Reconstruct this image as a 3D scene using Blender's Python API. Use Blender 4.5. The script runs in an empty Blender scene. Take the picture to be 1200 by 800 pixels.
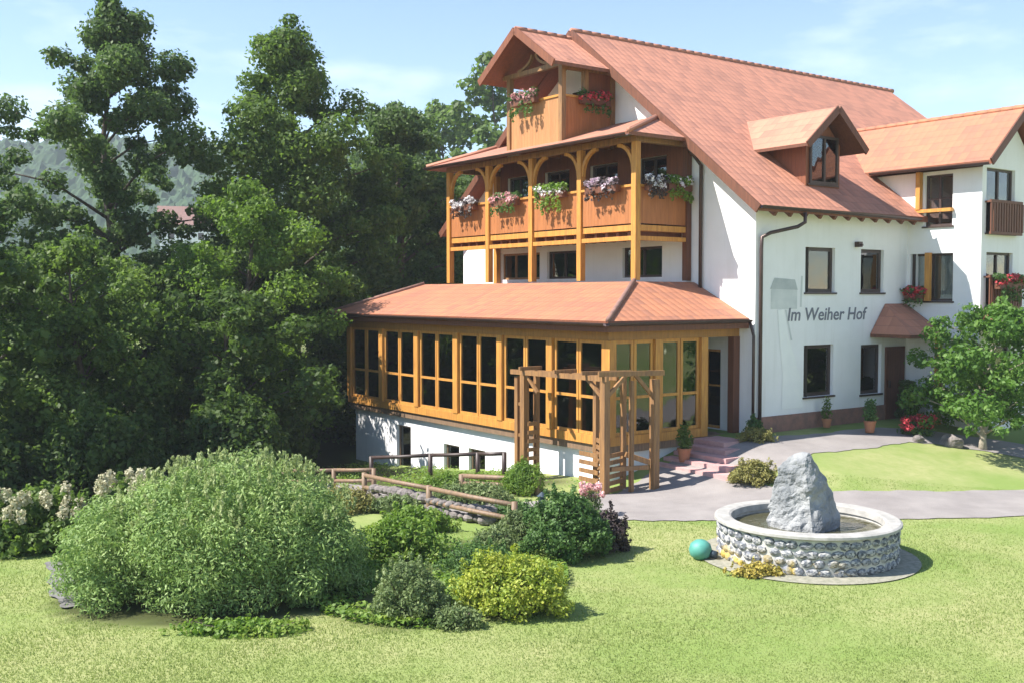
import bpy, math, random
import numpy as np
from mathutils import Vector, Matrix
R = math.radians
rnd = random.Random(7)
rng = np.random.default_rng(7)
scene = bpy.context.scene
COL = scene.collection

# ------------------------------------------------------------------ camera
cam_data = bpy.data.cameras.new('camera')
cam = bpy.data.objects.new('camera', cam_data); COL.objects.link(cam)
cam.location = (0, 0, 3.7)
cam.rotation_euler = (R(90) - math.atan(55/1242), 0, 0)
cam_data.sensor_width = 36.0
cam_data.lens = 36.0*1242/1200
cam_data.clip_start = 0.1; cam_data.clip_end = 3000
scene.camera = cam

# ------------------------------------------------------------------ sky, sun, exposure
SUN_AZ = Vector((-0.98, -0.17)).normalized()       # towards the sun, on the ground
SUN_EL = R(50)
world = bpy.data.worlds.new('World'); scene.world = world; world.use_nodes = True
nt = world.node_tree; nt.nodes.clear()
wo = nt.nodes.new('ShaderNodeOutputWorld'); bg = nt.nodes.new('ShaderNodeBackground')
sky = nt.nodes.new('ShaderNodeTexSky'); sky.sky_type = 'NISHITA'; sky.sun_disc = False
sky.sun_elevation = SUN_EL
sky.sun_rotation = math.atan2(SUN_AZ.x, SUN_AZ.y)
sky.air_density = 1.0; sky.dust_density = 0.0; sky.ozone_density = 2.0; sky.altitude = 200
bg.inputs['Strength'].default_value = 0.102
# thin clouds that belong to the sky dome
tc = nt.nodes.new('ShaderNodeTexCoord'); mp = nt.nodes.new('ShaderNodeMapping')
mp.inputs['Scale'].default_value = (3.2, 3.2, 11.0); mp.inputs['Location'].default_value = (1.7, 0.4, 0.15)
nz = nt.nodes.new('ShaderNodeTexNoise'); nz.inputs['Scale'].default_value = 1.35; nz.inputs['Detail'].default_value = 7
nz.inputs['Roughness'].default_value = 0.55
cr = nt.nodes.new('ShaderNodeValToRGB'); cr.color_ramp.elements[0].position = 0.54; cr.color_ramp.elements[1].position = 0.78
mx = nt.nodes.new('ShaderNodeMix'); mx.data_type = 'RGBA'
L = nt.links.new
L(tc.outputs['Generated'], mp.inputs['Vector']); L(mp.outputs['Vector'], nz.inputs['Vector'])
L(nz.outputs['Fac'], cr.inputs['Fac'])
mm = nt.nodes.new('ShaderNodeMath'); mm.operation = 'MULTIPLY'; mm.inputs[1].default_value = 0.6
L(cr.outputs['Color'], mm.inputs[0]); L(mm.outputs[0], mx.inputs['Factor'])
L(sky.outputs['Color'], mx.inputs['A']); mx.inputs['B'].default_value = (6.4, 7.0, 7.4, 1)
L(mx.outputs['Result'], bg.inputs['Color']); L(bg.outputs[0], wo.inputs['Surface'])

sd = bpy.data.lights.new('sun', 'SUN'); sd.energy = 4.8; sd.angle = R(0.55); sd.color = (1.0, 0.955, 0.88)
sun = bpy.data.objects.new('sun', sd); COL.objects.link(sun)
sv = Vector((SUN_AZ.x*math.cos(SUN_EL), SUN_AZ.y*math.cos(SUN_EL), math.sin(SUN_EL)))
sun.rotation_euler = sv.to_track_quat('Z', 'Y').to_euler(); sun.location = (-20, 5, 30)

scene.view_settings.view_transform = 'Standard'; scene.view_settings.look = 'None'
scene.view_settings.gamma = 1; scene.view_settings.exposure = 1.15
scene.view_settings.use_curve_mapping = False
scene.render.engine = 'CYCLES'
scene.cycles.max_bounces = 6; scene.cycles.transparent_max_bounces = 12; scene.cycles.volume_bounces = 0

# ------------------------------------------------------------------ frames and ground heights
CX, CY = 6.42, 28.0                                # street corner of the guest house
TH = math.atan2(.591, .807); ct, st = math.cos(TH), math.sin(TH)
def loc(X, Y):
    dx, dy = X-CX, Y-CY; return dx*ct+dy*st, -dx*st+dy*ct
def wor(x, y): return CX+x*ct-y*st, CY+x*st+y*ct
def S(t): t = max(0., min(1., t)); return t*t*(3-2*t)
def gz(X, Y):
    x, y = loc(X, Y)
    A = S(-y/7.0)
    z = -.85*A-.93*S((-x-.5)/4.5)*(1-A)-1.1*S(y/14)*S(-x/3)
    z -= .9*S((-X-8)/9)*S((Y-19)/9)
    return z

# ------------------------------------------------------------------ object helpers
def thing(name, label, cat, loc3=(0, 0, 0), rotz=0, group=None):
    o = bpy.data.objects.new(name, None); COL.objects.link(o); o.empty_display_size = .3
    o.location = loc3; o.rotation_euler = (0, 0, rotz)
    o['label'] = label; o['category'] = cat
    if group: o['group'] = group
    return o
def tag(o, label, cat, group=None):
    o['label'] = label; o['category'] = cat
    if group: o['group'] = group
    return o
class MB:
    def __init__(s): s.v = []; s.f = []; s.m = []; s.uv = []
    def poly(s, pts, mi=0, uv=None):
        b = len(s.v); pts = [Vector(p) for p in pts]; s.v += pts; s.f.append(tuple(range(b, b+len(pts)))); s.m.append(mi)
        if uv is None:
            n = Vector((0, 0, 0))
            for i in range(len(pts)):
                n += (pts[i]-pts[0]).cross(pts[(i+1) % len(pts)]-pts[0])
            n = n.normalized() if n.length > 1e-9 else Vector((0, 0, 1))
            h = Vector((0, 0, 1)).cross(n)
            h = h.normalized() if h.length > 1e-3 else Vector((1, 0, 0))
            t = n.cross(h)
            uv = [(p.dot(h), p.dot(t)) for p in pts]
        s.uv += list(uv)
    def boxf(s, o, u, n, u0, u1, n0, n1, z0, z1, mi=0):
        o = Vector(o); u = Vector(u); n = Vector(n); z = Vector((0, 0, 1))
        c = [[[o+u*a+n*b+z*h for h in (z0, z1)] for b in (n0, n1)] for a in (u0, u1)]
        F = [(c[0][0][0], c[0][0][1], c[0][1][1], c[0][1][0]), (c[1][0][0], c[1][1][0], c[1][1][1], c[1][0][1]),
             (c[0][0][0], c[1][0][0], c[1][0][1], c[0][0][1]), (c[0][1][0], c[0][1][1], c[1][1][1], c[1][1][0]),
             (c[0][0][0], c[0][1][0], c[1][1][0], c[1][0][0]), (c[0][0][1], c[1][0][1], c[1][1][1], c[0][1][1])]
        flip = u.cross(n).z < 0
        for f in F: s.poly(f[::-1] if flip else f, mi)
    def box(s, x0, x1, y0, y1, z0, z1, mi=0):
        s.boxf((0, 0, 0), (1, 0, 0), (0, 1, 0), x0, x1, y0, y1, z0, z1, mi)
    def bar(s, a, b, w, h, mi=0, up=(0, 0, 1)):
        a = Vector(a); b = Vector(b); d = (b-a).normalized(); up = Vector(up)
        r = d.cross(up)
        if r.length < 1e-3: r = d.cross(Vector((1, 0, 0)))
        r.normalize(); q = r.cross(d)
        A = [a+r*i*w/2+q*j*h/2 for i, j in ((-1, -1), (1, -1), (1, 1), (-1, 1))]
        B = [p+(b-a) for p in A]
        for i in range(4):
            k = (i+1) % 4; s.poly((A[i], A[k], B[k], B[i]), mi)
        s.poly(A[::-1], mi); s.poly(B, mi)
    def slab(s, top, th, mt=0, ms=1):
        top = [Vector(p) for p in top]; bot = [p-Vector((0, 0, th)) for p in top]
        s.poly(top, mt); s.poly(bot[::-1], ms); n = len(top)
        for i in range(n):
            k = (i+1) % n; s.poly((top[i], bot[i], bot[k], top[k]), ms)
    def tube(s, pts, rad, seg=8, mi=0, cap=True):
        pts = [Vector(p) for p in pts]
        if not hasattr(rad, '__len__'): rad = [rad]*len(pts)
        rings = []; prev = None
        for i, p in enumerate(pts):
            d = (pts[min(i+1, len(pts)-1)]-pts[max(i-1, 0)]).normalized()
            r = prev - d*prev.dot(d) if prev is not None else d.orthogonal()
            r.normalize(); prev = r; q = d.cross(r)
            rings.append([p+(r*math.cos(2*math.pi*k/seg)+q*math.sin(2*math.pi*k/seg))*rad[i] for k in range(seg)])
        b = len(s.v)
        for g in rings: s.v += g
        for i in range(len(rings)-1):
            for k in range(seg):
                k2 = (k+1) % seg
                s.f.append((b+i*seg+k, b+i*seg+k2, b+(i+1)*seg+k2, b+(i+1)*seg+k)); s.m.append(mi)
                s.uv += [(k/seg, i*.3), ((k+1)/seg, i*.3), ((k+1)/seg, i*.3+.3), (k/seg, i*.3+.3)]
        if cap:
            for ring, rev in ((0, True), (len(rings)-1, False)):
                idx = [b+ring*seg+k for k in range(seg)]
                s.f.append(tuple(idx[::-1] if rev else idx)); s.m.append(mi); s.uv += [(0, 0)]*seg
    def lathe(s, prof, c=(0, 0, 0), seg=24, mi=0):
        c = Vector(c); b = len(s.v)
        for r, z in prof:
            s.v += [c+Vector((r*math.cos(2*math.pi*k/seg), r*math.sin(2*math.pi*k/seg), z)) for k in range(seg)]
        for i in range(len(prof)-1):
            for k in range(seg):
                k2 = (k+1) % seg
                s.f.append((b+i*seg+k, b+i*seg+k2, b+(i+1)*seg+k2, b+(i+1)*seg+k)); s.m.append(mi)
                s.uv += [(k/seg, prof[i][1]), ((k+1)/seg, prof[i][1]), ((k+1)/seg, prof[i+1][1]), (k/seg, prof[i+1][1])]
    def build(s, name, mats, parent=None, smooth=False):
        me = bpy.data.meshes.new(name); me.from_pydata([tuple(p) for p in s.v], [], s.f)
        if not isinstance(mats, (list, tuple)): mats = [mats]
        for m in mats: me.materials.append(m)
        me.polygons.foreach_set('material_index', s.m)
        ul = me.uv_layers.new(name='UVMap'); ul.data.foreach_set('uv', [c for p in s.uv for c in p])
        if smooth: me.polygons.foreach_set('use_smooth', [True]*len(s.f))
        me.update()
        o = bpy.data.objects.new(name, me); COL.objects.link(o)
        if parent: o.parent = parent
        return o
def copy_tree(o, parent=None):
    c = o.copy(); COL.objects.link(c)
    if parent: c.parent = parent
    for ch in [k for k in bpy.data.objects if k.parent == o]: copy_tree(ch, c)
    return c

# ------------------------------------------------------------------ materials
def newmat(name):
    m = bpy.data.materials.new(name); m.use_nodes = True; n = m.node_tree
    return m, n, n.nodes['Principled BSDF']
def N(n, t, **kw):
    x = n.nodes.new(t)
    for k, v in kw.items():
        if k in x.inputs: x.inputs[k].default_value = v
        else: setattr(x, k, v)
    return x
def rgb(c): return (c[0], c[1], c[2], 1)
def mixc(n, fac, a, b):
    m = n.nodes.new('ShaderNodeMix'); m.data_type = 'RGBA'
    for sock, v in (('A', a), ('B', b)):
        if isinstance(v, tuple): m.inputs[sock].default_value = rgb(v)
        else: n.links.new(v, m.inputs[sock])
    if isinstance(fac, float): m.inputs['Factor'].default_value = fac
    else: n.links.new(fac, m.inputs['Factor'])
    return m.outputs['Result']
def noise(n, scale, detail=4, rough=.5, coord='Object', lo=.35, hi=.65, stretch=None):
    t = n.nodes.new('ShaderNodeTexCoord'); z = N(n, 'ShaderNodeTexNoise', Scale=scale, Detail=detail, Roughness=rough)
    if stretch:
        mp = n.nodes.new('ShaderNodeMapping'); mp.inputs['Scale'].default_value = stretch
        n.links.new(t.outputs[coord], mp.inputs[0]); n.links.new(mp.outputs[0], z.inputs['Vector'])
    else: n.links.new(t.outputs[coord], z.inputs['Vector'])
    r = n.nodes.new('ShaderNodeMapRange'); r.inputs['From Min'].default_value = lo; r.inputs['From Max'].default_value = hi
    n.links.new(z.outputs['Fac'], r.inputs['Value'])
    return r.outputs[0]
def bump(n, b, h, strength=.3, dist=.02):
    k = N(n, 'ShaderNodeBump', Strength=strength, Distance=dist); n.links.new(h, k.inputs['Height'])
    n.links.new(k.outputs[0], b.inputs['Normal'])
def plain(name, a, bcol=None, rough=.7, scale=3., bstr=.2, stretch=None, metallic=0, dist=.01):
    m, n, b = newmat(name)
    bcol = bcol or tuple(c*.75 for c in a)
    f = noise(n, scale, 6, .6, stretch=stretch)
    n.links.new(mixc(n, f, a, bcol), b.inputs['Base Color'])
    b.inputs['Roughness'].default_value = rough; b.inputs['Metallic'].default_value = metallic
    if bstr: bump(n, b, f, bstr, dist)
    return m
def wood(name, a, bcol, board=None, rough=.6):
    m, n, b = newmat(name)
    g = noise(n, 3, 6, .6, stretch=(6, 6, .6))
    c = mixc(n, g, a, bcol)
    if board:                                       # vertical boards: joints and a tone per board along UV x
        uv = n.nodes.new('ShaderNodeUVMap'); sx = n.nodes.new('ShaderNodeSeparateXYZ'); n.links.new(uv.outputs[0], sx.inputs[0])
        d = N(n, 'ShaderNodeMath', operation='DIVIDE'); d.inputs[1].default_value = board; n.links.new(sx.outputs[0], d.inputs[0])
        fr = N(n, 'ShaderNodeMath', operation='FRACT'); n.links.new(d.outputs[0], fr.inputs[0])
        fl = N(n, 'ShaderNodeMath', operation='FLOOR'); n.links.new(d.outputs[0], fl.inputs[0])
        wn = n.nodes.new('ShaderNodeTexWhiteNoise'); wn.noise_dimensions = '1D'; n.links.new(fl.outputs[0], wn.inputs['W'])
        q = N(n, 'ShaderNodeMath', operation='MULTIPLY'); q.inputs[1].default_value = .45; n.links.new(wn.outputs['Value'], q.inputs[0])
        c = mixc(n, q.outputs[0], c, tuple(k*.6 for k in a))
        lt = N(n, 'ShaderNodeMath', operation='GREATER_THAN'); lt.inputs[1].default_value = .1; n.links.new(fr.outputs[0], lt.inputs[0])
        bump(n, b, lt.outputs[0], .8, .02)
    else: bump(n, b, g, .25, .005)
    n.links.new(c, b.inputs['Base Color']); b.inputs['Roughness'].default_value = rough
    return m
def tilemat(name, a, bcol):
    m, n, b = newmat(name)
    uv = n.nodes.new('ShaderNodeUVMap'); sx = n.nodes.new('ShaderNodeSeparateXYZ'); n.links.new(uv.outputs[0], sx.inputs[0])
    def M(op, x, y=None):
        k = N(n, 'ShaderNodeMath', operation=op)
        for i, v in enumerate((x, y)):
            if v is None: continue
            if isinstance(v, (int, float)): k.inputs[i].default_value = v
            else: n.links.new(v, k.inputs[i])
        return k.outputs[0]
    cu = M('DIVIDE', sx.outputs[0], .25); rv = M('DIVIDE', sx.outputs[1], .34)
    fu, fv = M('FRACT', cu), M('FRACT', rv)
    wave = M('SINE', M('MULTIPLY', fu, math.pi)); ramp = M('SUBTRACT', 1., fv)
    h = M('ADD', M('MULTIPLY', wave, .28), M('MULTIPLY', M('POWER', ramp, 1.0), .8))
    cb = n.nodes.new('ShaderNodeCombineXYZ'); n.links.new(M('FLOOR', cu), cb.inputs[0]); n.links.new(M('FLOOR', rv), cb.inputs[1])
    wn = n.nodes.new('ShaderNodeTexWhiteNoise'); wn.noise_dimensions = '3D'; n.links.new(cb.outputs[0], wn.inputs['Vector'])
    f = noise(n, .45, 7, .7, coord='Object')
    c = mixc(n, f, a, bcol)
    q = M('MULTIPLY', M('POWER', wn.outputs['Value'], 2.0), .55)
    c = mixc(n, q, c, (.24, .11, .08))
    seam = M('GREATER_THAN', fv, .9)
    c = mixc(n, M('MULTIPLY', seam, .25), c, (.16, .07, .05))
    n.links.new(c, b.inputs['Base Color']); b.inputs['Roughness'].default_value = .75
    bump(n, b, h, .9, .06)
    return m
def leafmat(name, cols, trans=.35, rough=.55, patch=.8):
    m, n, b = newmat(name)
    g = n.nodes.new('ShaderNodeNewGeometry'); r = n.nodes.new('ShaderNodeValToRGB')
    r.color_ramp.elements[0].color = rgb(cols[0]); r.color_ramp.elements[1].color = rgb(cols[-1])
    for i, c in enumerate(cols[1:-1]):
        e = r.color_ramp.elements.new((i+1)/(len(cols)-1)); e.color = rgb(c)
    f = noise(n, patch, 3, .5)
    ad = N(n, 'ShaderNodeMath', operation='ADD'); ad.use_clamp = True
    m1 = N(n, 'ShaderNodeMath', operation='MULTIPLY'); m1.inputs[1].default_value = .55
    m2 = N(n, 'ShaderNodeMath', operation='MULTIPLY'); m2.inputs[1].default_value = .45
    n.links.new(g.outputs['Random Per Island'], m1.inputs[0]); n.links.new(f, m2.inputs[0])
    n.links.new(m1.outputs[0], ad.inputs[0]); n.links.new(m2.outputs[0], ad.inputs[1]); n.links.new(ad.outputs[0], r.inputs[0])
    n.links.new(r.outputs[0], b.inputs['Base Color']); b.inputs['Roughness'].default_value = rough
    b.inputs['Specular IOR Level'].default_value = .3
    t = n.nodes.new('ShaderNodeBsdfTranslucent'); hs = N(n, 'ShaderNodeHueSaturation', Saturation=1.1, Value=1.25)
    n.links.new(r.outputs[0], hs.inputs['Color']); n.links.new(hs.outputs[0], t.inputs['Color'])
    ms = n.nodes.new('ShaderNodeMixShader'); ms.inputs[0].default_value = trans
    out = n.nodes['Material Output']
    n.links.new(b.outputs[0], ms.inputs[1]); n.links.new(t.outputs[0], ms.inputs[2]); n.links.new(ms.outputs[0], out.inputs['Surface'])
    return m
def glassmat(name, tint=(.55, .62, .6), refl=1.0):
    m, n, b = newmat(name); n.nodes.remove(b)
    tr = n.nodes.new('ShaderNodeBsdfTransparent'); tr.inputs[0].default_value = rgb(tint)
    gl = n.nodes.new('ShaderNodeBsdfGlossy'); gl.inputs['Roughness'].default_value = .02
    fz = noise(n, .9, 2, .5); bp = N(n, 'ShaderNodeBump', Strength=.12, Distance=.05); n.links.new(fz, bp.inputs['Height']); n.links.new(bp.outputs[0], gl.inputs['Normal'])
    fr = N(n, 'ShaderNodeFresnel', IOR=1.6)
    k = N(n, 'ShaderNodeMath', operation='MULTIPLY'); k.inputs[1].default_value = refl; k.use_clamp = True
    n.links.new(fr.outputs[0], k.inputs[0])
    ms = n.nodes.new('ShaderNodeMixShader'); n.links.new(k.outputs[0], ms.inputs[0])
    n.links.new(tr.outputs[0], ms.inputs[1]); n.links.new(gl.outputs[0], ms.inputs[2])
    n.links.new(ms.outputs[0], n.nodes['Material Output'].inputs['Surface'])
    return m

M_ = {}
M_['plaster'] = plain('white_plaster', (.86, .85, .86), (.80, .79, .79), .9, .8, .25, dist=.006)
def _pl():
    m = M_['plaster']; n = m.node_tree; b = n.nodes['Principled BSDF']; base = b.inputs['Base Color'].links[0].from_socket
    st_ = noise(n, 1.6, 6, .65, lo=.52, hi=.75, stretch=(2.5, 2.5, .18)); q = N(n, 'ShaderNodeMath', operation='MULTIPLY'); q.inputs[1].default_value = .28; n.links.new(st_, q.inputs[0])
    c = mixc(n, q.outputs[0], base, (.60, .585, .56))
    n.links.new(c, b.inputs['Base Color']); g = noise(n, 60, 3, .6); bump(n, b, g, .25, .004)
_pl()
M_['inside'] = plain('interior_darkened', (.10, .085, .07), (.07, .06, .05), .9, 1)  # inner walls and floors coloured dark so the rooms look unlit
M_['tile'] = tilemat('roof_tile', (.50, .215, .135), (.42, .185, .12))
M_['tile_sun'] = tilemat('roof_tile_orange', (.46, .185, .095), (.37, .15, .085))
M_['honey'] = wood('honey_timber', (.60, .29, .055), (.42, .18, .04))
M_['orange'] = wood('balcony_boards', (.47, .175, .055), (.36, .13, .04), board=.14)
M_['lintel_shaded'] = wood('shaded_lintel_timber', (.40, .19, .045), (.28, .13, .035))  # honey timber darkened in colour for the eave's shadow on the lintel
M_['light_boards'] = wood('pale_boards', (.52, .245, .10), (.44, .20, .075), board=.14)
M_['brown'] = wood('brown_timber', (.17, .06, .03), (.11, .04, .02))
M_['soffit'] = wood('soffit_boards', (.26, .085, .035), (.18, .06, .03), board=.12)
M_['dark'] = plain('dark_window_timber', (.065, .04, .035), (.04, .025, .02), .5, 5, 0)
M_['rustic'] = wood('rustic_timber', (.34, .175, .065), (.19, .10, .045))
M_['oldwood'] = wood('weathered_timber', (.27, .17, .10), (.16, .105, .07))
M_['gutter'] = plain('dark_gutter_metal', (.09, .055, .05), (.06, .04, .035), .4, 3, 0, metallic=.4)
M_['plinth'] = plain('red_stone_plinth', (.30, .155, .12), (.20, .12, .10), .9, 4, .6, dist=.02)
M_['step'] = plain('pink_sandstone', (.56, .34, .32), (.46, .27, .26), .85, 5, .3)
M_['glass'] = glassmat('window_glass', (.8, .84, .84), 2.2)
M_['curtain'] = plain('white_curtain', (.72, .72, .70), (.6, .6, .6), .9, 4, .5, stretch=(8, 8, .3))
M_['pinkcurtain'] = plain('ochre_curtain', (.55, .42, .2), (.5, .34, .15), .9, 4, .5, stretch=(8, 8, .3))
M_['rock'] = plain('grey_boulder', (.38, .38, .375), (.13, .14, .15), .9, 1.8, .9, dist=.08)
M_['palestone'] = plain('pale_boulder', (.50, .46, .42), (.33, .30, .28), .9, 4, .8, dist=.04)
M_['rubble'] = plain('dull_rubble', (.25, .215, .20), (.13, .115, .11), .95, 6, .7, dist=.03)
M_['mortar'] = plain('white_mortar', (.56, .54, .50), (.42, .40, .37), .95, 9, .5)
M_['rim'] = plain('pale_rim_stone', (.42, .40, .37), (.29, .28, .26), .9, 5, .4)
M_['cobble'] = plain('grey_cobble', (.30, .31, .33), (.14, .15, .17), .8, 6, .4)
def _cob():
    m, n, b = newmat('mixed_cobble'); g = n.nodes.new('ShaderNodeNewGeometry'); rp = n.nodes.new('ShaderNodeValToRGB')
    rp.color_ramp.elements[0].color = (.07, .075, .085, 1); rp.color_ramp.elements[1].color = (.48, .46, .44, 1)
    e = rp.color_ramp.elements.new(.5); e.color = (.20, .21, .24, 1)
    n.links.new(g.outputs['Random Per Island'], rp.inputs[0])
    f = noise(n, 3, 3, .5, lo=.5, hi=.6); tcx = n.nodes.new('ShaderNodeTexCoord'); sp = n.nodes.new('ShaderNodeSeparateXYZ'); n.links.new(tcx.outputs['Object'], sp.inputs[0])
    mr = n.nodes.new('ShaderNodeMapRange'); mr.inputs['From Min'].default_value = .42; mr.inputs['From Max'].default_value = .1; n.links.new(sp.outputs[2], mr.inputs['Value'])
    mr2 = n.nodes.new('ShaderNodeMapRange'); mr2.inputs['From Min'].default_value = .6; mr2.inputs['From Max'].default_value = -.6; n.links.new(sp.outputs[0], mr2.inputs['Value'])
    k = N(n, 'ShaderNodeMath', operation='MULTIPLY'); n.links.new(mr.outputs[0], k.inputs[0]); n.links.new(mr2.outputs[0], k.inputs[1])
    k2 = N(n, 'ShaderNodeMath', operation='MULTIPLY'); n.links.new(k.outputs[0], k2.inputs[0]); n.links.new(f, k2.inputs[1])
    n.links.new(mixc(n, k2.outputs[0], rp.outputs[0], (.50, .36, .08)), b.inputs['Base Color']); b.inputs['Roughness'].default_value = .8
    bump(n, b, noise(n, 25, 4), .4, .01); return m
M_['cobble'] = _cob()
M_['teal'] = plain('teal_glaze', (.10, .34, .28), (.06, .24, .2), .55, 3, 0)
M_['bark'] = plain('bark', (.16, .125, .095), (.08, .06, .05), .95, 7, .9, stretch=(3, 3, .7), dist=.03)
M_['palebark'] = plain('pale_bark', (.42, .37, .29), (.25, .21, .16), .95, 6, .7, dist=.02)
M_['paint_grey'] = plain('mural_grey', (.55, .57, .57), (.66, .67, .66), .9, 2.5, 0)
M_['paint_dark'] = plain('mural_dark', (.40, .43, .44), (.5, .52, .52), .9, 3, 0)
M_['paint_white'] = plain('streak_white', (.88, .88, .86), (.84, .84, .83), .9, 3, 0)
M_['paint_letter'] = plain('letter_paint', (.16, .17, .20), (.2, .2, .24), .9, 3, 0)
M_['lampmetal'] = plain('lamp_metal', (.05, .08, .10), (.035, .05, .07), .45, 3, 0, metallic=.3)
M_['terracotta'] = plain('terracotta_pot', (.40, .17, .09), (.32, .13, .07), .85, 5, .2)
M_['water'] = (lambda m, n, b: (b.inputs['Base Color'].__setattr__('default_value', (.07, .065, .03, 1)),
    b.inputs['Roughness'].__setattr__('default_value', .06), bump(n, b, noise(n, 7, 3), .25, .02), m)[-1])(*newmat('pond_water'))

G = {
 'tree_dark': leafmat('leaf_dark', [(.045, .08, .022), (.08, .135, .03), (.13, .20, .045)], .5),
 'tree_blue': leafmat('leaf_bluegreen', [(.06, .10, .032), (.095, .155, .045), (.15, .22, .07)], .5),
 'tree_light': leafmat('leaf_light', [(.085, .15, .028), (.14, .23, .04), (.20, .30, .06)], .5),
 'tree_mid': leafmat('leaf_mid', [(.07, .12, .03), (.115, .185, .04), (.18, .26, .06)], .5),
 'young': leafmat('leaf_young', [(.05, .12, .02), (.10, .20, .035), (.17, .28, .06)], .4),
 'silver': leafmat('leaf_silver', [(.15, .24, .07), (.25, .36, .11), (.38, .48, .18)], .3, patch=1.4),
 'spike': leafmat('leaf_spike', [(.25, .32, .12), (.36, .42, .18), (.45, .48, .26)], .3),
 'yellow': leafmat('leaf_yellow', [(.16, .25, .04), (.34, .40, .06), (.52, .52, .10)], .35, patch=2.5),
 'grey': leafmat('leaf_greygreen', [(.11, .16, .06), (.18, .24, .09), (.27, .32, .13)], .3, patch=2),
 'lime': leafmat('leaf_lime', [(.09, .17, .03), (.18, .29, .05), (.30, .38, .08)], .4, patch=2),
 'green': leafmat('leaf_shrub', [(.05, .11, .03), (.09, .17, .045), (.15, .25, .07)], .35, patch=2),
 'purple': leafmat('leaf_purple', [(.04, .025, .03), (.07, .05, .05), (.10, .09, .06)], .2),
 'ochre': leafmat('leaf_ochre', [(.16, .17, .05), (.28, .26, .08), (.36, .32, .12)], .3),
 'cream': leafmat('petal_cream', [(.40, .39, .24), (.52, .49, .33), (.62, .58, .43)], .25),
 'red': leafmat('petal_red', [(.45, .04, .05), (.6, .07, .09), (.7, .2, .2)], .2),
 'pink': leafmat('petal_pink', [(.6, .22, .26), (.75, .45, .45), (.8, .68, .65)], .2),
 'white': leafmat('petal_white', [(.7, .66, .68), (.8, .78, .78), (.62, .5, .68)], .2),
 'mauve': leafmat('petal_mauve', [(.45, .30, .45), (.6, .5, .55), (.75, .7, .7)], .2),
 'orangefl': leafmat('petal_orange', [(.25, .26, .05), (.42, .33, .07), (.50, .42, .12)], .2),
}

# ------------------------------------------------------------------ foliage
def unit(n):
    v = rng.normal(size=(n, 3)); return v/np.linalg.norm(v, axis=1, keepdims=True)
def leaf_pts(clumps, n, shell=.5):
    c = np.array([k[0] for k in clumps], float); r = np.array([k[1] for k in clumps], float)
    w = np.prod(r, axis=1)**(2/3); w /= w.sum()
    i = rng.choice(len(clumps), n, p=w); d = unit(n)
    rad = shell+(1-shell)*rng.random(n)**.6
    rad *= 1+.12*rng.normal(size=n)
    return c[i]+d*r[i]*rad[:, None], d
def leaf_mesh(name, mat, parent, P, D, size, aspect=.5, outw=.7, up=.25, axis_up=0., zmin=None):
    if zmin is not None:
        k = P[:, 2] > zmin; P, D = P[k], D[k]
    n = len(P)
    nn = D*outw+unit(n)*.75; nn[:, 2] += up; nn /= np.linalg.norm(nn, axis=1, keepdims=True)
    a = unit(n); a[:, 2] += axis_up; a -= nn*(a*nn).sum(1, keepdims=True); a /= np.linalg.norm(a, axis=1, keepdims=True)+1e-9
    b = np.cross(nn, a); s = size*(.6+.8*rng.random(n))[:, None]
    V = np.empty((n, 4, 3)); V[:, 0] = P-a*s*.5; V[:, 1] = P+b*s*aspect*.5+nn*s*.06; V[:, 2] = P+a*s*.5; V[:, 3] = P-b*s*aspect*.5+nn*s*.06
    me = bpy.data.meshes.new(name); me.vertices.add(n*4); me.vertices.foreach_set('co', V.reshape(-1).astype('f'))
    me.loops.add(n*4); me.loops.foreach_set('vertex_index', np.arange(n*4, dtype='i'))
    me.polygons.add(n); me.polygons.foreach_set('loop_start', np.arange(0, n*4, 4, dtype='i')); me.polygons.foreach_set('loop_total', np.full(n, 4, dtype='i'))
    me.materials.append(mat); me.update(calc_edges=True)
    o = bpy.data.objects.new(name, me); COL.objects.link(o)
    if parent: o.parent = parent
    return o
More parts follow.
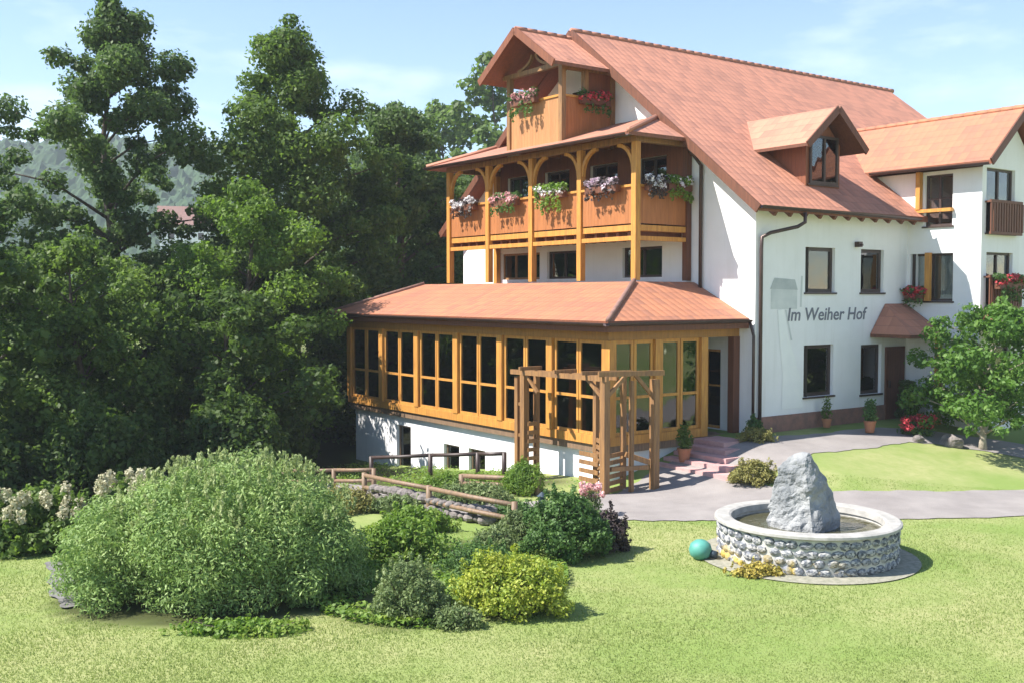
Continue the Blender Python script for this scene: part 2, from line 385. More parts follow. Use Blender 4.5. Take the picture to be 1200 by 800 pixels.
def tree(label, X, Y, H, Rad, mat, n, leaf=.2, low=.12, taper=.75, branches=26, trunk=.2, group=None, seed=0, name='tree', lean=(0, 0), bark='bark', clump=.27, cat='tree', squash=.7, irregular=.35):
    z0 = gz(X, Y)-.1; t = thing(name, label, cat, (X, Y, z0), rnd.random()*6, group)
    rd = random.Random(seed)
    lx, ly = lean
    def ax(h): return Vector((lx*h/H+.25*math.sin(h*.6+seed), ly*h/H+.2*math.cos(h*.5+seed)-.2*math.cos(seed), h))
    tr = MB(); K = 9
    tr.tube([ax(H*.94*i/K) for i in range(K+1)], [trunk*(1.25 if i == 0 else 1-.9*i/K) for i in range(K+1)], 9)
    clumps = []
    for i in range(branches):
        f = (i+.5)/branches; h = H*(low+(1-low)*f**.9)
        prof = (math.sin(math.pi*min(1, .22+.78*f))**taper)*(1-.15*f)
        if f > .93: prof *= .7
        ln = Rad*prof*(1-irregular+irregular*1.7*rd.random()); az = i*2.4+rd.random()*.8
        b0 = ax(max(.1, h-ln*.45)); e = ax(h)+Vector((math.cos(az)*ln, math.sin(az)*ln, rd.uniform(-.1, .25)*ln))
        m = b0.lerp(e, .5)+Vector((0, 0, .12*ln))
        tr.tube([b0, m, e], [trunk*.32*(1-.6*f), trunk*.2*(1-.6*f), .012], 6)
        rc = Rad*clump*(.75+.6*rd.random())*(1-.25*f)
        clumps.append((tuple(e), (rc, rc, rc*squash)))
        clumps.append((tuple(m), (rc*.85, rc*.85, rc*squash*.85)))
        for q in range(4):
            a2 = az+rd.uniform(-1, 1); q2 = rd.uniform(.3, .75); e2 = m+Vector((math.cos(a2)*ln*q2, math.sin(a2)*ln*q2, rd.uniform(-.9, 1.0)*rc)); r2 = rc*rd.uniform(.3, .6)
            clumps.append((tuple(e2), (r2, r2, r2*.7)))
    clumps.append((tuple(ax(H*.96)), (Rad*.2, Rad*.2, H*.04)))
    tr.build('trunk', M_[bark], t, True)
    P, D = leaf_pts(clumps, n, .35)
    leaf_mesh('crown', G[mat], t, P, D, leaf, .6)
    return t
def shrub(label, X, Y, rx, ry, h, mat, n, leaf, aspect=.5, lumps=40, lump=.28, group=None, name='shrub', cat='shrub', axis_up=0., stems=6, z=None, core=True, shape=1.0, seed=0):
    z0 = gz(X, Y) if z is None else z; rd = random.Random(seed+int(X*31)+int(Y*17))
    t = thing(name, label, cat, (X, Y, z0-.02), 0, group)
    clumps = []
    for i in range(lumps):
        a = i*2.4; f = (i+.5)/lumps; s = math.sqrt(max(0., 1-f**1.6)); q = .74+.34*rd.random()
        r = lump*min(rx, ry)*(.7+.6*rd.random())
        clumps.append(((rx*s*q*math.cos(a)*(1-lump*.6), ry*s*q*math.sin(a)*(1-lump*.6), .12*h+(h*.88-r*.8)*f*(.9+.15*rd.random())), (r, r, r*.8)))
    for i in range(lumps//3):                              # stray sprigs that break the outline
        a = rd.uniform(0, 6.283); f = rd.random()**.7; s = math.sqrt(max(0., 1-f**1.6))
        clumps.append(((rx*s*1.04*math.cos(a), ry*s*1.04*math.sin(a), .12*h+h*.93*f), (lump*min(rx, ry)*.28, lump*min(rx, ry)*.28, lump*h*.42)))
    if core: clumps.append(((0, 0, h*.42), (rx*.75, ry*.75, h*.4)))
    m = MB()
    for i in range(stems):
        a = i*2*math.pi/stems+rd.random(); m.tube([(.05*math.cos(a), .05*math.sin(a), 0), (rx*.3*math.cos(a), ry*.3*math.sin(a), h*.4), (rx*.6*math.cos(a), ry*.6*math.sin(a), h*.72)], [.02, .014, .006], 5)
    m.build('stem', M_['bark'], t)
    P, D = leaf_pts(clumps, n, .4)
    leaf_mesh('foliage', G[mat], t, P, D, leaf, aspect, axis_up=axis_up, zmin=.0)
    return t

# ------------------------------------------------------------------ the setting
def axis_pts(segs):
    out = []
    for a, b, s in segs:
        k = max(1, int(round((b-a)/s))); out += [a+(b-a)*i/k for i in range(k)]
    return out+[segs[-1][1]]
xs = axis_pts([(-430, -60, 20), (-60, -20, 2), (-20, 20, .3), (20, 60, 2), (60, 430, 20)])
ys = axis_pts([(-18, 5, 2), (5, 40, .3), (40, 80, 2), (80, 560, 20)])
def far_z(X, Y): return 0
nx, ny = len(xs), len(ys)
V = []; soil = []
for y in ys:
    for x in xs:
        V.append((x, y, gz(x, y)))
        lx, ly = loc(x, y)
        s = S((-x-3.2-.25*max(0, 26-y)+.8*math.sin(x*1.3+y))/2.5)*S((y-19.2)/2.0)
        s = max(s, .85*S((-lx-4.3)/1.0)*S((9.5+lx)/1.5)*S((ly-.8)/1.2)*S((13-ly)/2))
        e = math.sqrt(((x+1.25)/2.15)**2+((y-17.0)/2.75)**2)+.06*math.sin(3*x+2*y); s = max(s, .8*S((1.02-e)/.12))
        e = math.sqrt(((x+4.5)/2.5)**2+((y-16.4)/2.15)**2)+.05*math.sin(3*x+2*y); s = max(s, .9*S((1.02-e)/.12))
        if abs(x) > 60 or y > 80: s = .3
        soil.append(s)
F = [(j*nx+i, j*nx+i+1, (j+1)*nx+i+1, (j+1)*nx+i) for j in range(ny-1) for i in range(nx-1)]
me = bpy.data.meshes.new('ground'); me.from_pydata(V, [], F)
at = me.attributes.new('soil', 'FLOAT', 'POINT'); at.data.foreach_set('value', soil)
me.polygons.foreach_set('use_smooth', [True]*len(F))
ground = bpy.data.objects.new('ground', me); COL.objects.link(ground); ground['kind'] = 'structure'
m, n, b = newmat('lawn')
f1 = noise(n, .28, 5, .6, lo=.42, hi=.6); f2 = noise(n, 3.5, 6, .7); f3 = noise(n, 30, 4, .7, lo=.3, hi=.7)
c = mixc(n, f1, (.195, .27, .075), (.33, .335, .15))
k2 = N(n, 'ShaderNodeMath', operation='MULTIPLY'); k2.inputs[1].default_value = .45; n.links.new(f2, k2.inputs[0])
c = mixc(n, k2.outputs[0], c, (.17, .24, .055))
k3 = N(n, 'ShaderNodeMath', operation='MULTIPLY'); k3.inputs[1].default_value = .15; n.links.new(f3, k3.inputs[0])
c = mixc(n, k3.outputs[0], c, (.33, .33, .13))
aa = n.nodes.new('ShaderNodeAttribute'); aa.attribute_name = 'soil'
c = mixc(n, aa.outputs['Fac'], c, (.045, .05, .02))
n.links.new(c, b.inputs['Base Color']); b.inputs['Roughness'].default_value = .95; b.inputs['Specular IOR Level'].default_value = .1
bump(n, b, f3, .3, .02)
me.materials.append(m)
LAWN_MAT = m

def ribbon(name, pts, mat, lift=.02, sub=10, cross=8):
    """pts: (X, Y, half width) centre line; a sheet draped on the ground"""
    P = []
    for i in range(len(pts)-1):
        p0 = pts[max(i-1, 0)]; p1 = pts[i]; p2 = pts[i+1]; p3 = pts[min(i+2, len(pts)-1)]
        for k in range(sub):
            t = k/sub
            P.append([.5*((2*p1[j])+(-p0[j]+p2[j])*t+(2*p0[j]-5*p1[j]+4*p2[j]-p3[j])*t*t+(-p0[j]+3*p1[j]-3*p2[j]+p3[j])*t**3) for j in range(3)])
    P.append(list(pts[-1])); v = []; f = []
    for i, p in enumerate(P):
        q0 = P[max(i-1, 0)]; q1 = P[min(i+1, len(P)-1)]; d = Vector((q1[0]-q0[0], q1[1]-q0[1])).normalized(); nn = Vector((-d.y, d.x))
        for k in range(cross+1):
            s = (k/cross*2-1)*(p[2]+(.035*math.sin(i*.9+k)+.02*math.sin(i*2.3) if k in (0, cross) else 0)); X = p[0]+nn.x*s; Y = p[1]+nn.y*s
            v.append((X, Y, gz(X, Y)+lift))
    for i in range(len(P)-1):
        for k in range(cross): a = i*(cross+1)+k; f.append((a, a+cross+1, a+cross+2, a+1))
    me = bpy.data.meshes.new(name); me.from_pydata(v, [], f); me.materials.append(mat)
    o = bpy.data.objects.new(name, me); COL.objects.link(o); o['kind'] = 'structure'; return o, P
pathmat = plain('path_gravel', (.30, .27, .255), (.235, .21, .20), .95, 1.2, 0)
nn_ = pathmat.node_tree; bump(nn_, nn_.nodes['Principled BSDF'], noise(nn_, 45, 3), .5, .01)
_, PATH1 = ribbon('path', [(24, 26.2, 1.35), (14, 23.7, 1.25), (9.5, 22.55, 1.1), (6.6, 22.3, 1.05), (4.4, 22.9, 1.6), (2.6, 22.9, 1.55), (.8, 22.6, 1.0), (-1.2, 23.0, .7), (-3.5, 25.6, .7), (-5.6, 29.5, .8), (-7.5, 34, .8)], pathmat, .018, 14)
_, PATH2 = ribbon('path', [(3.4, 23.6, 1.3), (4.6, 25.1, 1.5), (6.4, 26.4, 1.0), (8.6, 27.6, .8), (10.6, 28.9, .8), (13.2, 28.6, .8), (17, 27.5, 1.1)], pathmat, .014, 14)
# strip of stones along the bed at the lower left
_, PATH3 = ribbon('stone_strip', [(-7.9, 18.2, .16), (-7.3, 17.0, .18), (-6.95, 16.2, .17), (-6.45, 15.4, .12)], plain('grey_stones', (.20, .19, .185), (.11, .105, .10), .9, 7, .6), .03, 8, 4)

# hills, far away, wooded
def hill_z(x, y):
    prof = 58*math.exp(-((x+230)/150)**2)+46*math.exp(-((x+30)/140)**2)+40*math.exp(-((x-260)/160)**2)
    return prof*S((y-250)/210)
from mathutils import noise as mno
NX_, NY_ = 620, 190
hx = np.linspace(-420, 420, NX_); hy = np.linspace(255, 540, NY_); hv = []
for y in hy:
    for x in hx:
        b_ = hill_z(x, y); q = 0
        if b_ > 1.5: p = Vector((x, y, 0)); q = 5*abs(mno.noise(p*.11))+3.2*mno.noise(p*.33)+2*mno.noise(p*.8)+6*mno.noise(p*.02)
        hv.append((x, y, -1.2+b_+q))
hf = [(j*NX_+i, j*NX_+i+1, (j+1)*NX_+i+1, (j+1)*NX_+i) for j in range(NY_-1) for i in range(NX_-1)]
me = bpy.data.meshes.new('hills'); me.from_pydata(hv, [], hf)
hm = plain('hill_forest', (.022, .055, .025), (.05, .10, .035), .95, .09, 0); me.materials.append(hm)
hills = bpy.data.objects.new('hills', me); COL.objects.link(hills); hills['kind'] = 'structure'

# air
hz = MB(); hz.box(-440, 440, -20, 570, -4.2, 104)
m, n, b = newmat('haze'); n.nodes.remove(b)
pv = n.nodes.new('ShaderNodeVolumePrincipled'); pv.inputs['Color'].default_value = (.86, .93, 1, 1); pv.inputs['Density'].default_value = .0005
n.links.new(pv.outputs[0], n.nodes['Material Output'].inputs['Volume'])
hazeo = hz.build('haze', m); hazeo['kind'] = 'stuff'

# ------------------------------------------------------------------ the guest house (local x along the eaves wall, y along the gable wall)
house = thing('guest_house', 'large white guest house with red tiled roofs, timber balconies and a glazed timber sunroom', 'guest house', (CX, CY, 0), TH)
X_, Y_ = Vector((1, 0, 0)), Vector((0, 1, 0))
def wall_rect(mb, o, u, n, a0, a1, z0, z1, holes, depth=.16, mi=0):
    """holes (a0, a1, z0, z1); n points outwards"""
    o = Vector(o); u = Vector(u); n = Vector(n); Z = Vector((0, 0, 1))
    A = sorted({a0, a1, *[h[0] for h in holes], *[h[1] for h in holes]}); B = sorted({z0, z1, *[h[2] for h in holes], *[h[3] for h in holes]})
    flip = u.cross(Z).dot(n) < 0
    def q(pts): mb.poly(pts[::-1] if flip else pts, mi)
    def P(a, z, d=0): return o+u*a+Z*z-n*d
    for i in range(len(A)-1):
        for j in range(len(B)-1):
            ca, cz = (A[i]+A[i+1])/2, (B[j]+B[j+1])/2
            if any(h[0] < ca < h[1] and h[2] < cz < h[3] for h in holes): continue
            q([P(A[i], B[j]), P(A[i+1], B[j]), P(A[i+1], B[j+1]), P(A[i], B[j+1])])
    for h in holes:
        q([P(h[0], h[2]), P(h[0], h[2], depth), P(h[1], h[2], depth), P(h[1], h[2])][::-1])
        q([P(h[0], h[3]), P(h[1], h[3]), P(h[1], h[3], depth), P(h[0], h[3], depth)][::-1])
        q([P(h[0], h[2]), P(h[0], h[3]), P(h[0], h[3], depth), P(h[0], h[2], depth)][::-1])
        q([P(h[1], h[2]), P(h[1], h[2], depth), P(h[1], h[3], depth), P(h[1], h[3])][::-1])
def window(parent, o, u, n, h, mat='dark', cols=2, trans=None, set_=.1, fw=.07, curtain=None, sill=True, name='window', label=None, curt_part=None, bar=.05):
    a0, a1, z0, z1 = h; f = MB(); d0, d1 = -set_-.05, -set_
    def B(x0, x1, zz0, zz1, e=0): f.boxf(o, u, n, x0, x1, d0+e, d1+e, zz0, zz1)
    B(a0, a0+fw, z0, z1); B(a1-fw, a1, z0, z1); B(a0+fw, a1-fw, z0, z0+fw); B(a0+fw, a1-fw, z1-fw, z1)
    for k in range(1, cols):
        c = a0+(a1-a0)*k/cols; B(c-bar/2-.01, c+bar/2+.01, z0+fw, z1-fw, .012)
    if trans is not None:
        for k in range(cols):
            x0 = a0+(a1-a0)*k/cols+(fw if k == 0 else bar/2+.01); x1 = a0+(a1-a0)*(k+1)/cols-(fw if k == cols-1 else bar/2+.01)
            B(x0, x1, trans-bar/2, trans+bar/2, .004)
    w = f.build(name, M_[mat], parent)
    if label: w['label'] = label
    g = MB(); g.boxf(o, u, n, a0+fw*.5, a1-fw*.5, -set_-.034, -set_-.026, z0+fw*.5, z1-fw*.5); g.build('pane', M_['glass'], w)
    if curtain:
        for (s0, s1, t0, t1, mt) in curtain:
            cm = MB(); K = 14; x0 = a0+(a1-a0)*s0; x1 = a0+(a1-a0)*s1; zz0 = z0+(z1-z0)*t0; zz1 = z0+(z1-z0)*t1
            pr = None
            for k in range(K+1):
                p = Vector(o)+Vector(u)*(x0+(x1-x0)*k/K)-Vector(n)*(set_+.09+.015*(k % 2))
                if pr is not None: cm.poly([pr+Vector((0, 0, zz0)), p+Vector((0, 0, zz0)), p+Vector((0, 0, zz1)), pr+Vector((0, 0, zz1))])
                pr = p
            cm.build('curtain', M_[mt], w)
    if sill:
        s = MB(); s.boxf(o, u, n, a0-.05, a1+.05, -.1, .05, z0-.05, z0-.002); s.build('sill', M_[mat], w)
    return w

O = Vector((0, 0, 0))
# walls
eave_holes = [(2.04, 3.34, 3.75, 5.0), (4.53, 5.63, 3.75, 5.0), (2.02, 3.32, .87, 2.3), (4.59, 5.58, .80, 2.24)]
gable_holes = [(3.5, 5.2, 4.2, 5.1), (7.2, 8.9, 4.2, 5.1), (9.3, 11.5, 4.2, 5.1),
               (3.3, 4.5, 5.62, 7.7), (5.4, 6.7, 5.62, 7.7), (7.7, 9.0, 5.62, 7.7), (9.9, 11.1, 5.62, 7.7),
               (1.2, 2.4, .02, 2.2), (4.0, 6.0, .02, 2.2), (8.0, 10.0, .02, 2.2)]
W = 13.9; RX = 15.4; PIT = .782
w = MB()
wall_rect(w, O, X_, -Y_, 0, 6.8, -.4, 5.95, eave_holes)
wall_rect(w, O, Y_, -X_, 0, W, -2.9, 5.6, gable_holes[:3]+gable_holes[7:])
def rz(y): return 5.98+PIT*(min(y, W-y)+.6)-.16            # underside of the roof
bh = (6.2, 7.6, 8.6, 10.1); ga, gb = 2.3, W-2.3
wall_rect(w, O, Y_, -X_, ga, gb, 5.6, 7.7, gable_holes[3:7])
w.poly([(0, 0, 5.6), (0, 0, rz(0)), (0, ga, rz(ga)), (0, ga, 5.6)])
w.poly([(0, gb, 5.6), (0, gb, rz(gb)), (0, W, rz(W)), (0, W, 5.6)])
w.poly([(0, ga, 7.7), (0, ga, rz(ga)), (0, bh[0], rz(bh[0])), (0, bh[0], 7.7)])
w.poly([(0, bh[1], 7.7), (0, bh[1], rz(bh[1])), (0, gb, rz(gb)), (0, gb, 7.7)])
w.poly([(0, bh[0], 7.7), (0, bh[0], bh[2]), (0, bh[1], bh[2]), (0, bh[1], 7.7)])
w.poly([(0, bh[0], bh[3]), (0, bh[0], rz(bh[0])), (0, W/2, rz(W/2)), (0, bh[1], rz(bh[1])), (0, bh[1], bh[3])])
w.poly([(RX, 0, -.4), (RX, W, -.4), (RX, W, rz(W)), (RX, W/2, rz(W/2)), (RX, 0, rz(0))])
w.poly([(0, W, -2.9), (0, W, rz(W)), (RX, W, rz(W)), (RX, W, -2.9)])
w.poly([(9.72, 0, -.4), (RX, 0, -.4), (RX, 0, 5.95), (9.72, 0, 5.95)])
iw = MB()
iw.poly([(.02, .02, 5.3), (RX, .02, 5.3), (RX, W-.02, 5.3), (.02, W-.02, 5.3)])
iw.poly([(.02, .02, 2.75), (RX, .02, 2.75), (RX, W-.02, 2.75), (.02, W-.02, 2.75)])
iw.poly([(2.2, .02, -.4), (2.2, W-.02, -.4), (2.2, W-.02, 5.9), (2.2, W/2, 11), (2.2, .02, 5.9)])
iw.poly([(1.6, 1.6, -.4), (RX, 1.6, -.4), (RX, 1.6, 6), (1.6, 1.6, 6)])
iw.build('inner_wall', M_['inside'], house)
w.build('wall', M_['plaster'], house)
pl = MB(); pl.box(.0, 6.8, -.04, -.002, -.5, .44); pl.build('plinth', M_['plinth'], house)
# windows of the eaves wall
cur = [[(0, .62, .05, .95, 'curtain'), (.62, .8, 0.05, 1, 'pinkcurtain')], [(0, .5, .02, .55, 'curtain')],
       [(0, .55, .05, .72, 'curtain')], [(0, .45, .05, .45, 'curtain')]]
for h, c_, lb, k in zip(eave_holes, cur, ('dark framed window with a white curtain drawn to the left, above the lettering', 'narrow dark framed upper window with a half curtain', 'dark framed lower window with a pale curtain, nearest the downpipe', 'narrow dark framed lower window beside the entrance canopy'), (1, 1, 1, 1)):
    window(house, O, X_, -Y_, h, 'dark', k, None, curtain=c_, label=lb, fw=.1)
for i, h in enumerate(gable_holes):
    if i == 2: window(house, O, Y_, -X_, h, 'rustic', 3, None, curtain=[(.0, .6, 0, 1, 'pinkcurtain')], sill=False)
    elif i < 7: window(house, O, Y_, -X_, h, 'dark', 2, None, sill=False, curtain=[(0, .25, 0, 1, 'curtain')] if i in (1, 3, 5) else None)
    else: window(house, O, Y_, -X_, h, 'honey', 2, 1.2, sill=False)
window(house, O, Y_, -X_, bh, 'dark', 2, None, sill=False)

# main roof
ro = MB(); x0, x1 = -.6, 15.9; rt = 11.88; et = 5.98
ro.slab([(x0, -.6, et), (x1, -.6, et), (x1, W/2, rt), (x0, W/2, rt)], .15)
ro.slab([(x1, W+.6, et), (x0, W+.6, et), (x0, W/2, rt), (x1, W/2, rt)], .15)
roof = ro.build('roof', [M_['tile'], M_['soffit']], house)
rc = MB()
k = x0
while k < x1-.1:
    rc.tube([(k, W/2, rt-.02), (k+.4, W/2, rt-.01)], [.09, .096], 8); k += .38
rc.build('ridge_cap', M_['tile'], roof, True)
bg_ = MB()
for s in (0, 1):
    ya, yb = (-.62, W/2) if s == 0 else (W+.62, W/2)
    bg_.bar((x0-.02, ya, et-.10), (x0-.02, yb, rt-.10), .05, .24)
bg_.build('bargeboard', M_['brown'], roof)
vp = MB(); vp.tube([(3.6, 2.0, et+PIT*2.6-.05), (3.6, 2.0, et+PIT*2.6+.45)], .06, 10); vp.build('vent_pipe', M_['gutter'], roof, True)
for i in range(12):                                     # rafter tails under the eave
    a = MB(); x = .12+i*.62
    if x > 6.5: break
    a.bar((x, -.55, et-.2), (x, .02, et-.2+.57*PIT), .10, .12); a.build('rafter', M_['brown'], roof)
gt = MB()
def gutter(mb, a, b, r=.075):
    a, b = Vector(a), Vector(b); d = (b-a).normalized(); s = d.cross(Vector((0, 0, 1)))
    pr = None
    for k in range(9):
        t = math.pi*k/8; off = s*(-math.cos(t)*r)+Vector((0, 0, -math.sin(t)*r)); c = (a+off, b+off)
        if pr: mb.poly([pr[0], pr[1], c[1], c[0]])
        pr = c
gutter(gt, (x0, -.68, et-.01), (6.4, -.68, et-.05)); gt.build('gutter', M_['gutter'], house, True)
dp = MB(); dp.tube([(1.15, -.68, 5.86), (1.15, -.68, 5.6), (.95, -.6, 5.48), (.35, -.2, 5.32), (.14, -.09, 5.2), (.12, -.09, 4.9), (.12, -.09, -.1)], .05, 8)
dp.build('downpipe', M_['gutter'], house, True)
dp = MB(); dp.tube([(-.5, 2.0, 7.72), (-.3, 1.95, 7.5), (-.09, 1.9, 7.25), (-.09, 1.9, 3.6)], .05, 8); dp.build('downpipe', M_['gutter'], house, True)
lm = MB(); lm.box(4.22, 4.38, -.16, -.005, 5.05, 5.2); lm.box(4.27, 4.33, -.22, -.16, 5.08, 5.14); lm.build('wall_lamp', M_['gutter'], house)

# grey shapes, pale streak and lettering on the eaves wall
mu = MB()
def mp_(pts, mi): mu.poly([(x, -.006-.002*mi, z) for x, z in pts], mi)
mp_([(.62, 3.3), (1.7, 3.3), (1.7, 3.85), (1.62, 4.02), (.72, 4.05), (.62, 3.8)], 0)
mp_([(.58, 3.84), (1.72, 3.82), (1.6, 4.1), (.75, 4.14)], 1)
mp_([(1.82, 3.35), (1.9, 3.35), (1.93, 4.2), (1.86, 4.2)], 0)
mp_([(.9, 3.28), (1.15, 3.28), (1.42, 2.4), (1.98, 1.2), (1.98, .6), (1.1, .6), (1.12, 1.6), (.98, 2.5)], 2)  # pale streak running down the wall below the grey shapes
mp_([(1.2, 3.28), (1.26, 3.28), (1.52, 2.45), (1.45, 2.45)], 0)
mu.build('mural_and_streak', [M_['paint_grey'], M_['paint_dark'], M_['paint_white']], house)
def text(body, size, x, y, z, parent, mat):
    cu = bpy.data.curves.new('lettering', 'FONT'); cu.body = body; cu.size = size; cu.extrude = .004; cu.offset = .006; cu.shear = .15; cu.resolution_u = 3
    o = bpy.data.objects.new('tmp', cu); COL.objects.link(o); bpy.context.view_layer.update()
    me = bpy.data.meshes.new_from_object(o.evaluated_get(bpy.context.evaluated_depsgraph_get())); bpy.data.objects.remove(o)
    me.materials.clear(); me.materials.append(mat); me.name = 'lettering'
    q = bpy.data.objects.new('lettering', me); COL.objects.link(q); q.parent = parent; q.location = (x, y, z); q.rotation_euler = (R(90), 0, 0)
    return q
q = text('Im Weiher Hof', .50, 1.28, -.008, 2.98, house, M_['paint_letter']); q['label'] = 'dark painted lettering on the white wall'
ob = q; wd = ob.dimensions.x or 3; ob.scale = (3.3/2.95, 1, 1)

# dormer
dm = MB(); dy = .35; dx0, dx1 = 2.45, 3.95; dc = 3.2; dze = 7.95; dap = 8.92
zb = lambda y: et+PIT*(y+.6)
dm.poly([(dx0, dy, zb(dy)-.1), (dx1, dy, zb(dy)-.1), (dx1, dy, dze), (dc, dy, dap-.25), (dx0, dy, dze)])
for x in (dx0, dx1): dm.poly([(x, dy, zb(dy)-.1), (x, dy, dze), (x, 2.3, dze), (x, 2.3, zb(2.3)-.1)])
dorm = dm.build('dormer', M_['soffit'], house)
dr = MB()
dr.slab([(1.9, -.15, 7.82), (dc, -.15, dap), (dc, 3.4, dap), (1.9, 1.95, 7.82)][::-1], .09)
dr.slab([(4.5, -.15, 7.82), (4.5, 1.95, 7.82), (dc, 3.4, dap), (dc, -.15, dap)][::-1], .09)
dr.build('dormer_roof', [M_['tile'], M_['brown']], dorm)
db = MB()
for xx in (1.88, 4.52): db.bar((xx, -.17, 7.76), (dc, -.17, dap-.06), .05, .2)
db.build('dormer_bargeboard', M_['brown'], dorm)
window(dorm, (0, dy, 0), X_, -Y_, (2.58, 3.82, zb(dy)+.08, 8.15), 'dark', 2, None, set_=-.06, curtain=None, sill=True)
# sub-sub parts flattened: the dormer's glass is a child of its window frame, curtains too

# wing
wg = MB(); wx0, wx1, wy = 6.8, 9.72, -2.35; wc = 8.26; wz = 7.42; wa = 9.0
lh = [(-1.45, -.55, 5.7, 7.2), (-1.5, -.12, 3.5, 4.9)]
fh = [(7.02, 8.55, 5.45, 7.3), (7.08, 8.5, 3.32, 4.9), (7.1, 8.5, .3, 2.2)]
wall_rect(wg, (wx0, 0, 0), Y_, -X_, wy, .0, -.4, 7.3, lh)
wall_rect(wg, (0, wy, 0), X_, -Y_, wx0, wx1, -.4, 7.3, fh)
wg.poly([(wx0, 0, 5.5), (wx0, 2.0, 7.3), (wx0, 0, 7.3)])
wg.poly([(wx1, wy, -.4), (wx1, 0, -.4), (wx1, 2, 7.3), (wx1, wy, 7.3)])
wg.poly([(wx0, wy, 7.3), (wx1, wy, 7.3), (wc, wy, wa-.16)])
wg.poly([(wx0, -.3, -.4), (wx1, -.3, -.4), (wx1, -.3, 7.3), (wx0, -.3, 7.3)])
wing = wg.build('wing_wall', M_['plaster'], house)
wr = MB()
wr.slab([(6.38, -2.85, 7.42), (wc, -2.85, 9.08), (wc, 3.4, 9.08), (6.38, 1.25, 7.42)][::-1], .12)
wr.slab([(10.14, -2.85, 7.42), (10.14, 1.25, 7.42), (wc, 3.4, 9.08), (wc, -2.85, 9.08)][::-1], .12)
wroof = wr.build('wing_roof', [M_['tile_sun'], M_['soffit']], house)
k = -2.85; rc = MB()
while k < 3.2: rc.tube([(wc, k, 9.05), (wc, k+.4, 9.06)], [.085, .092], 8); k += .38
rc.build('ridge_cap', M_['tile_sun'], wroof, True)
db = MB()
for xx in (6.36, 10.16): db.bar((xx, -2.87, 7.36), (wc, -2.87, 9.02), .05, .22)
db.build('bargeboard', M_['brown'], wroof)
gt = MB(); gutter(gt, (6.32, 1.0, 7.38), (6.32, -2.85, 7.35)); gt.build('gutter', M_['gutter'], wroof, True)
window(wing, (wx0, 0, 0), Y_, -X_, lh[0], 'dark', 2, 6.5, sill=True)
window(wing, (wx0, 0, 0), Y_, -X_, lh[1], 'dark', 2, None, sill=True, curtain=[(.0, .35, 0, 1, 'curtain'), (.7, 1, 0, 1, 'curtain')])
for h in fh: window(wing, (0, wy, 0), X_, -Y_, h, 'dark', 2, None, sill=True, curtain=[(.3, .7, 0, 1, 'curtain')])
pz = MB(); pz.box(6.62, 6.76, -.85, -.7, 3.5, 4.92); pz.build('timber_post', M_['honey'], house)
pz = MB(); pz.box(6.62, 6.78, -.5, -.36, 6.2, 7.3); pz.box(6.64, 6.78, -1.5, -.3, 6.1, 6.2); pz.build('timber_post', M_['honey'], house)
for zz in (5.45, 3.32):                                      # shallow rail in front of each wing window
    rl = MB(); rl.box(6.95, 8.65, wy-.2, wy-.14, zz+.85, zz+.93); rl.box(6.95, 8.65, wy-.2, wy-.14, zz-.05, zz+.03)
    for i in range(13): xx = 6.97+i*.139; rl.box(xx, xx+.09, wy-.19, wy-.155, zz+.03, zz+.85)
    for xx in (6.95, 8.6): rl.box(xx, xx+.05, wy-.14, wy, zz+.85, zz+.9)
    rl.build('window_railing', M_['brown'], house)
# entrance canopies
cn = MB()
cn.slab([(5.0, -1.35, 2.55), (6.74, -1.35, 2.55), (6.74, -.02, 3.42), (5.7, -.02, 3.42)], .1); cn.slab([(5.0, -1.35, 2.55), (5.7, -.02, 3.42), (5.0, -.02, 2.55)], .1)
cn.build('entrance_canopy', [M_['tile'], M_['brown']], house)
cn = MB(); cn.slab([(6.5, -3.6, 2.7), (10.1, -3.6, 2.7), (10.1, -2.36, 3.2), (6.5, -2.36, 3.2)], .1); cn.build('entrance_canopy', [M_['tile'], M_['brown']], house)
cp = MB(); cp.box(6.5, 6.65, -1.3, -1.15, -.2, 2.55); cp.build('canopy_post', M_['honey'], house)
dd = MB(); dd.box(5.75, 6.68, -.06, -.002, -.05, 2.15); ed = dd.build('door', M_['brown'], house)
dd = MB(); dd.box(5.85, 5.89, -.12, -.06, .95, 1.15); dd.build('handle', M_['gutter'], ed)

# ---- upper balcony
BX = -2.06; PY = [2.4, 4.7, 7.0, 9.3, 11.6]
fl = MB(); fl.box(BX-.02, -.01, 2.36, 11.64, 5.42, 5.58); bal = fl.build('balcony', M_['honey'], house)
def board_panel(a, b, z0, z1, th=.05):
    m = MB(); m.bar((*a, (z0+z1)/2), (*b, (z0+z1)/2), th, z1-z0); return m
for i in range(4):
    m = board_panel((BX, PY[i]+.09), (BX, PY[i+1]-.09), 5.62, 6.60); m.build('railing', M_['orange'], bal)
m = board_panel((BX+.09, 2.4), (-.06, 2.4), 5.62, 6.60); m.build('railing', M_['orange'], bal)
m = board_panel((BX+.09, 11.6), (-.06, 11.6), 5.62, 6.60); m.build('railing', M_['orange'], bal)
hr_ = MB(); hr_.box(BX-.08, BX+.08, 2.3, 11.7, 6.603, 6.67); hr_.box(BX+.08, -.02, 2.32, 2.48, 6.603, 6.67); hr_.box(BX+.08, -.02, 11.52, 11.68, 6.603, 6.67); hr_.build('handrail', M_['honey'], bal)
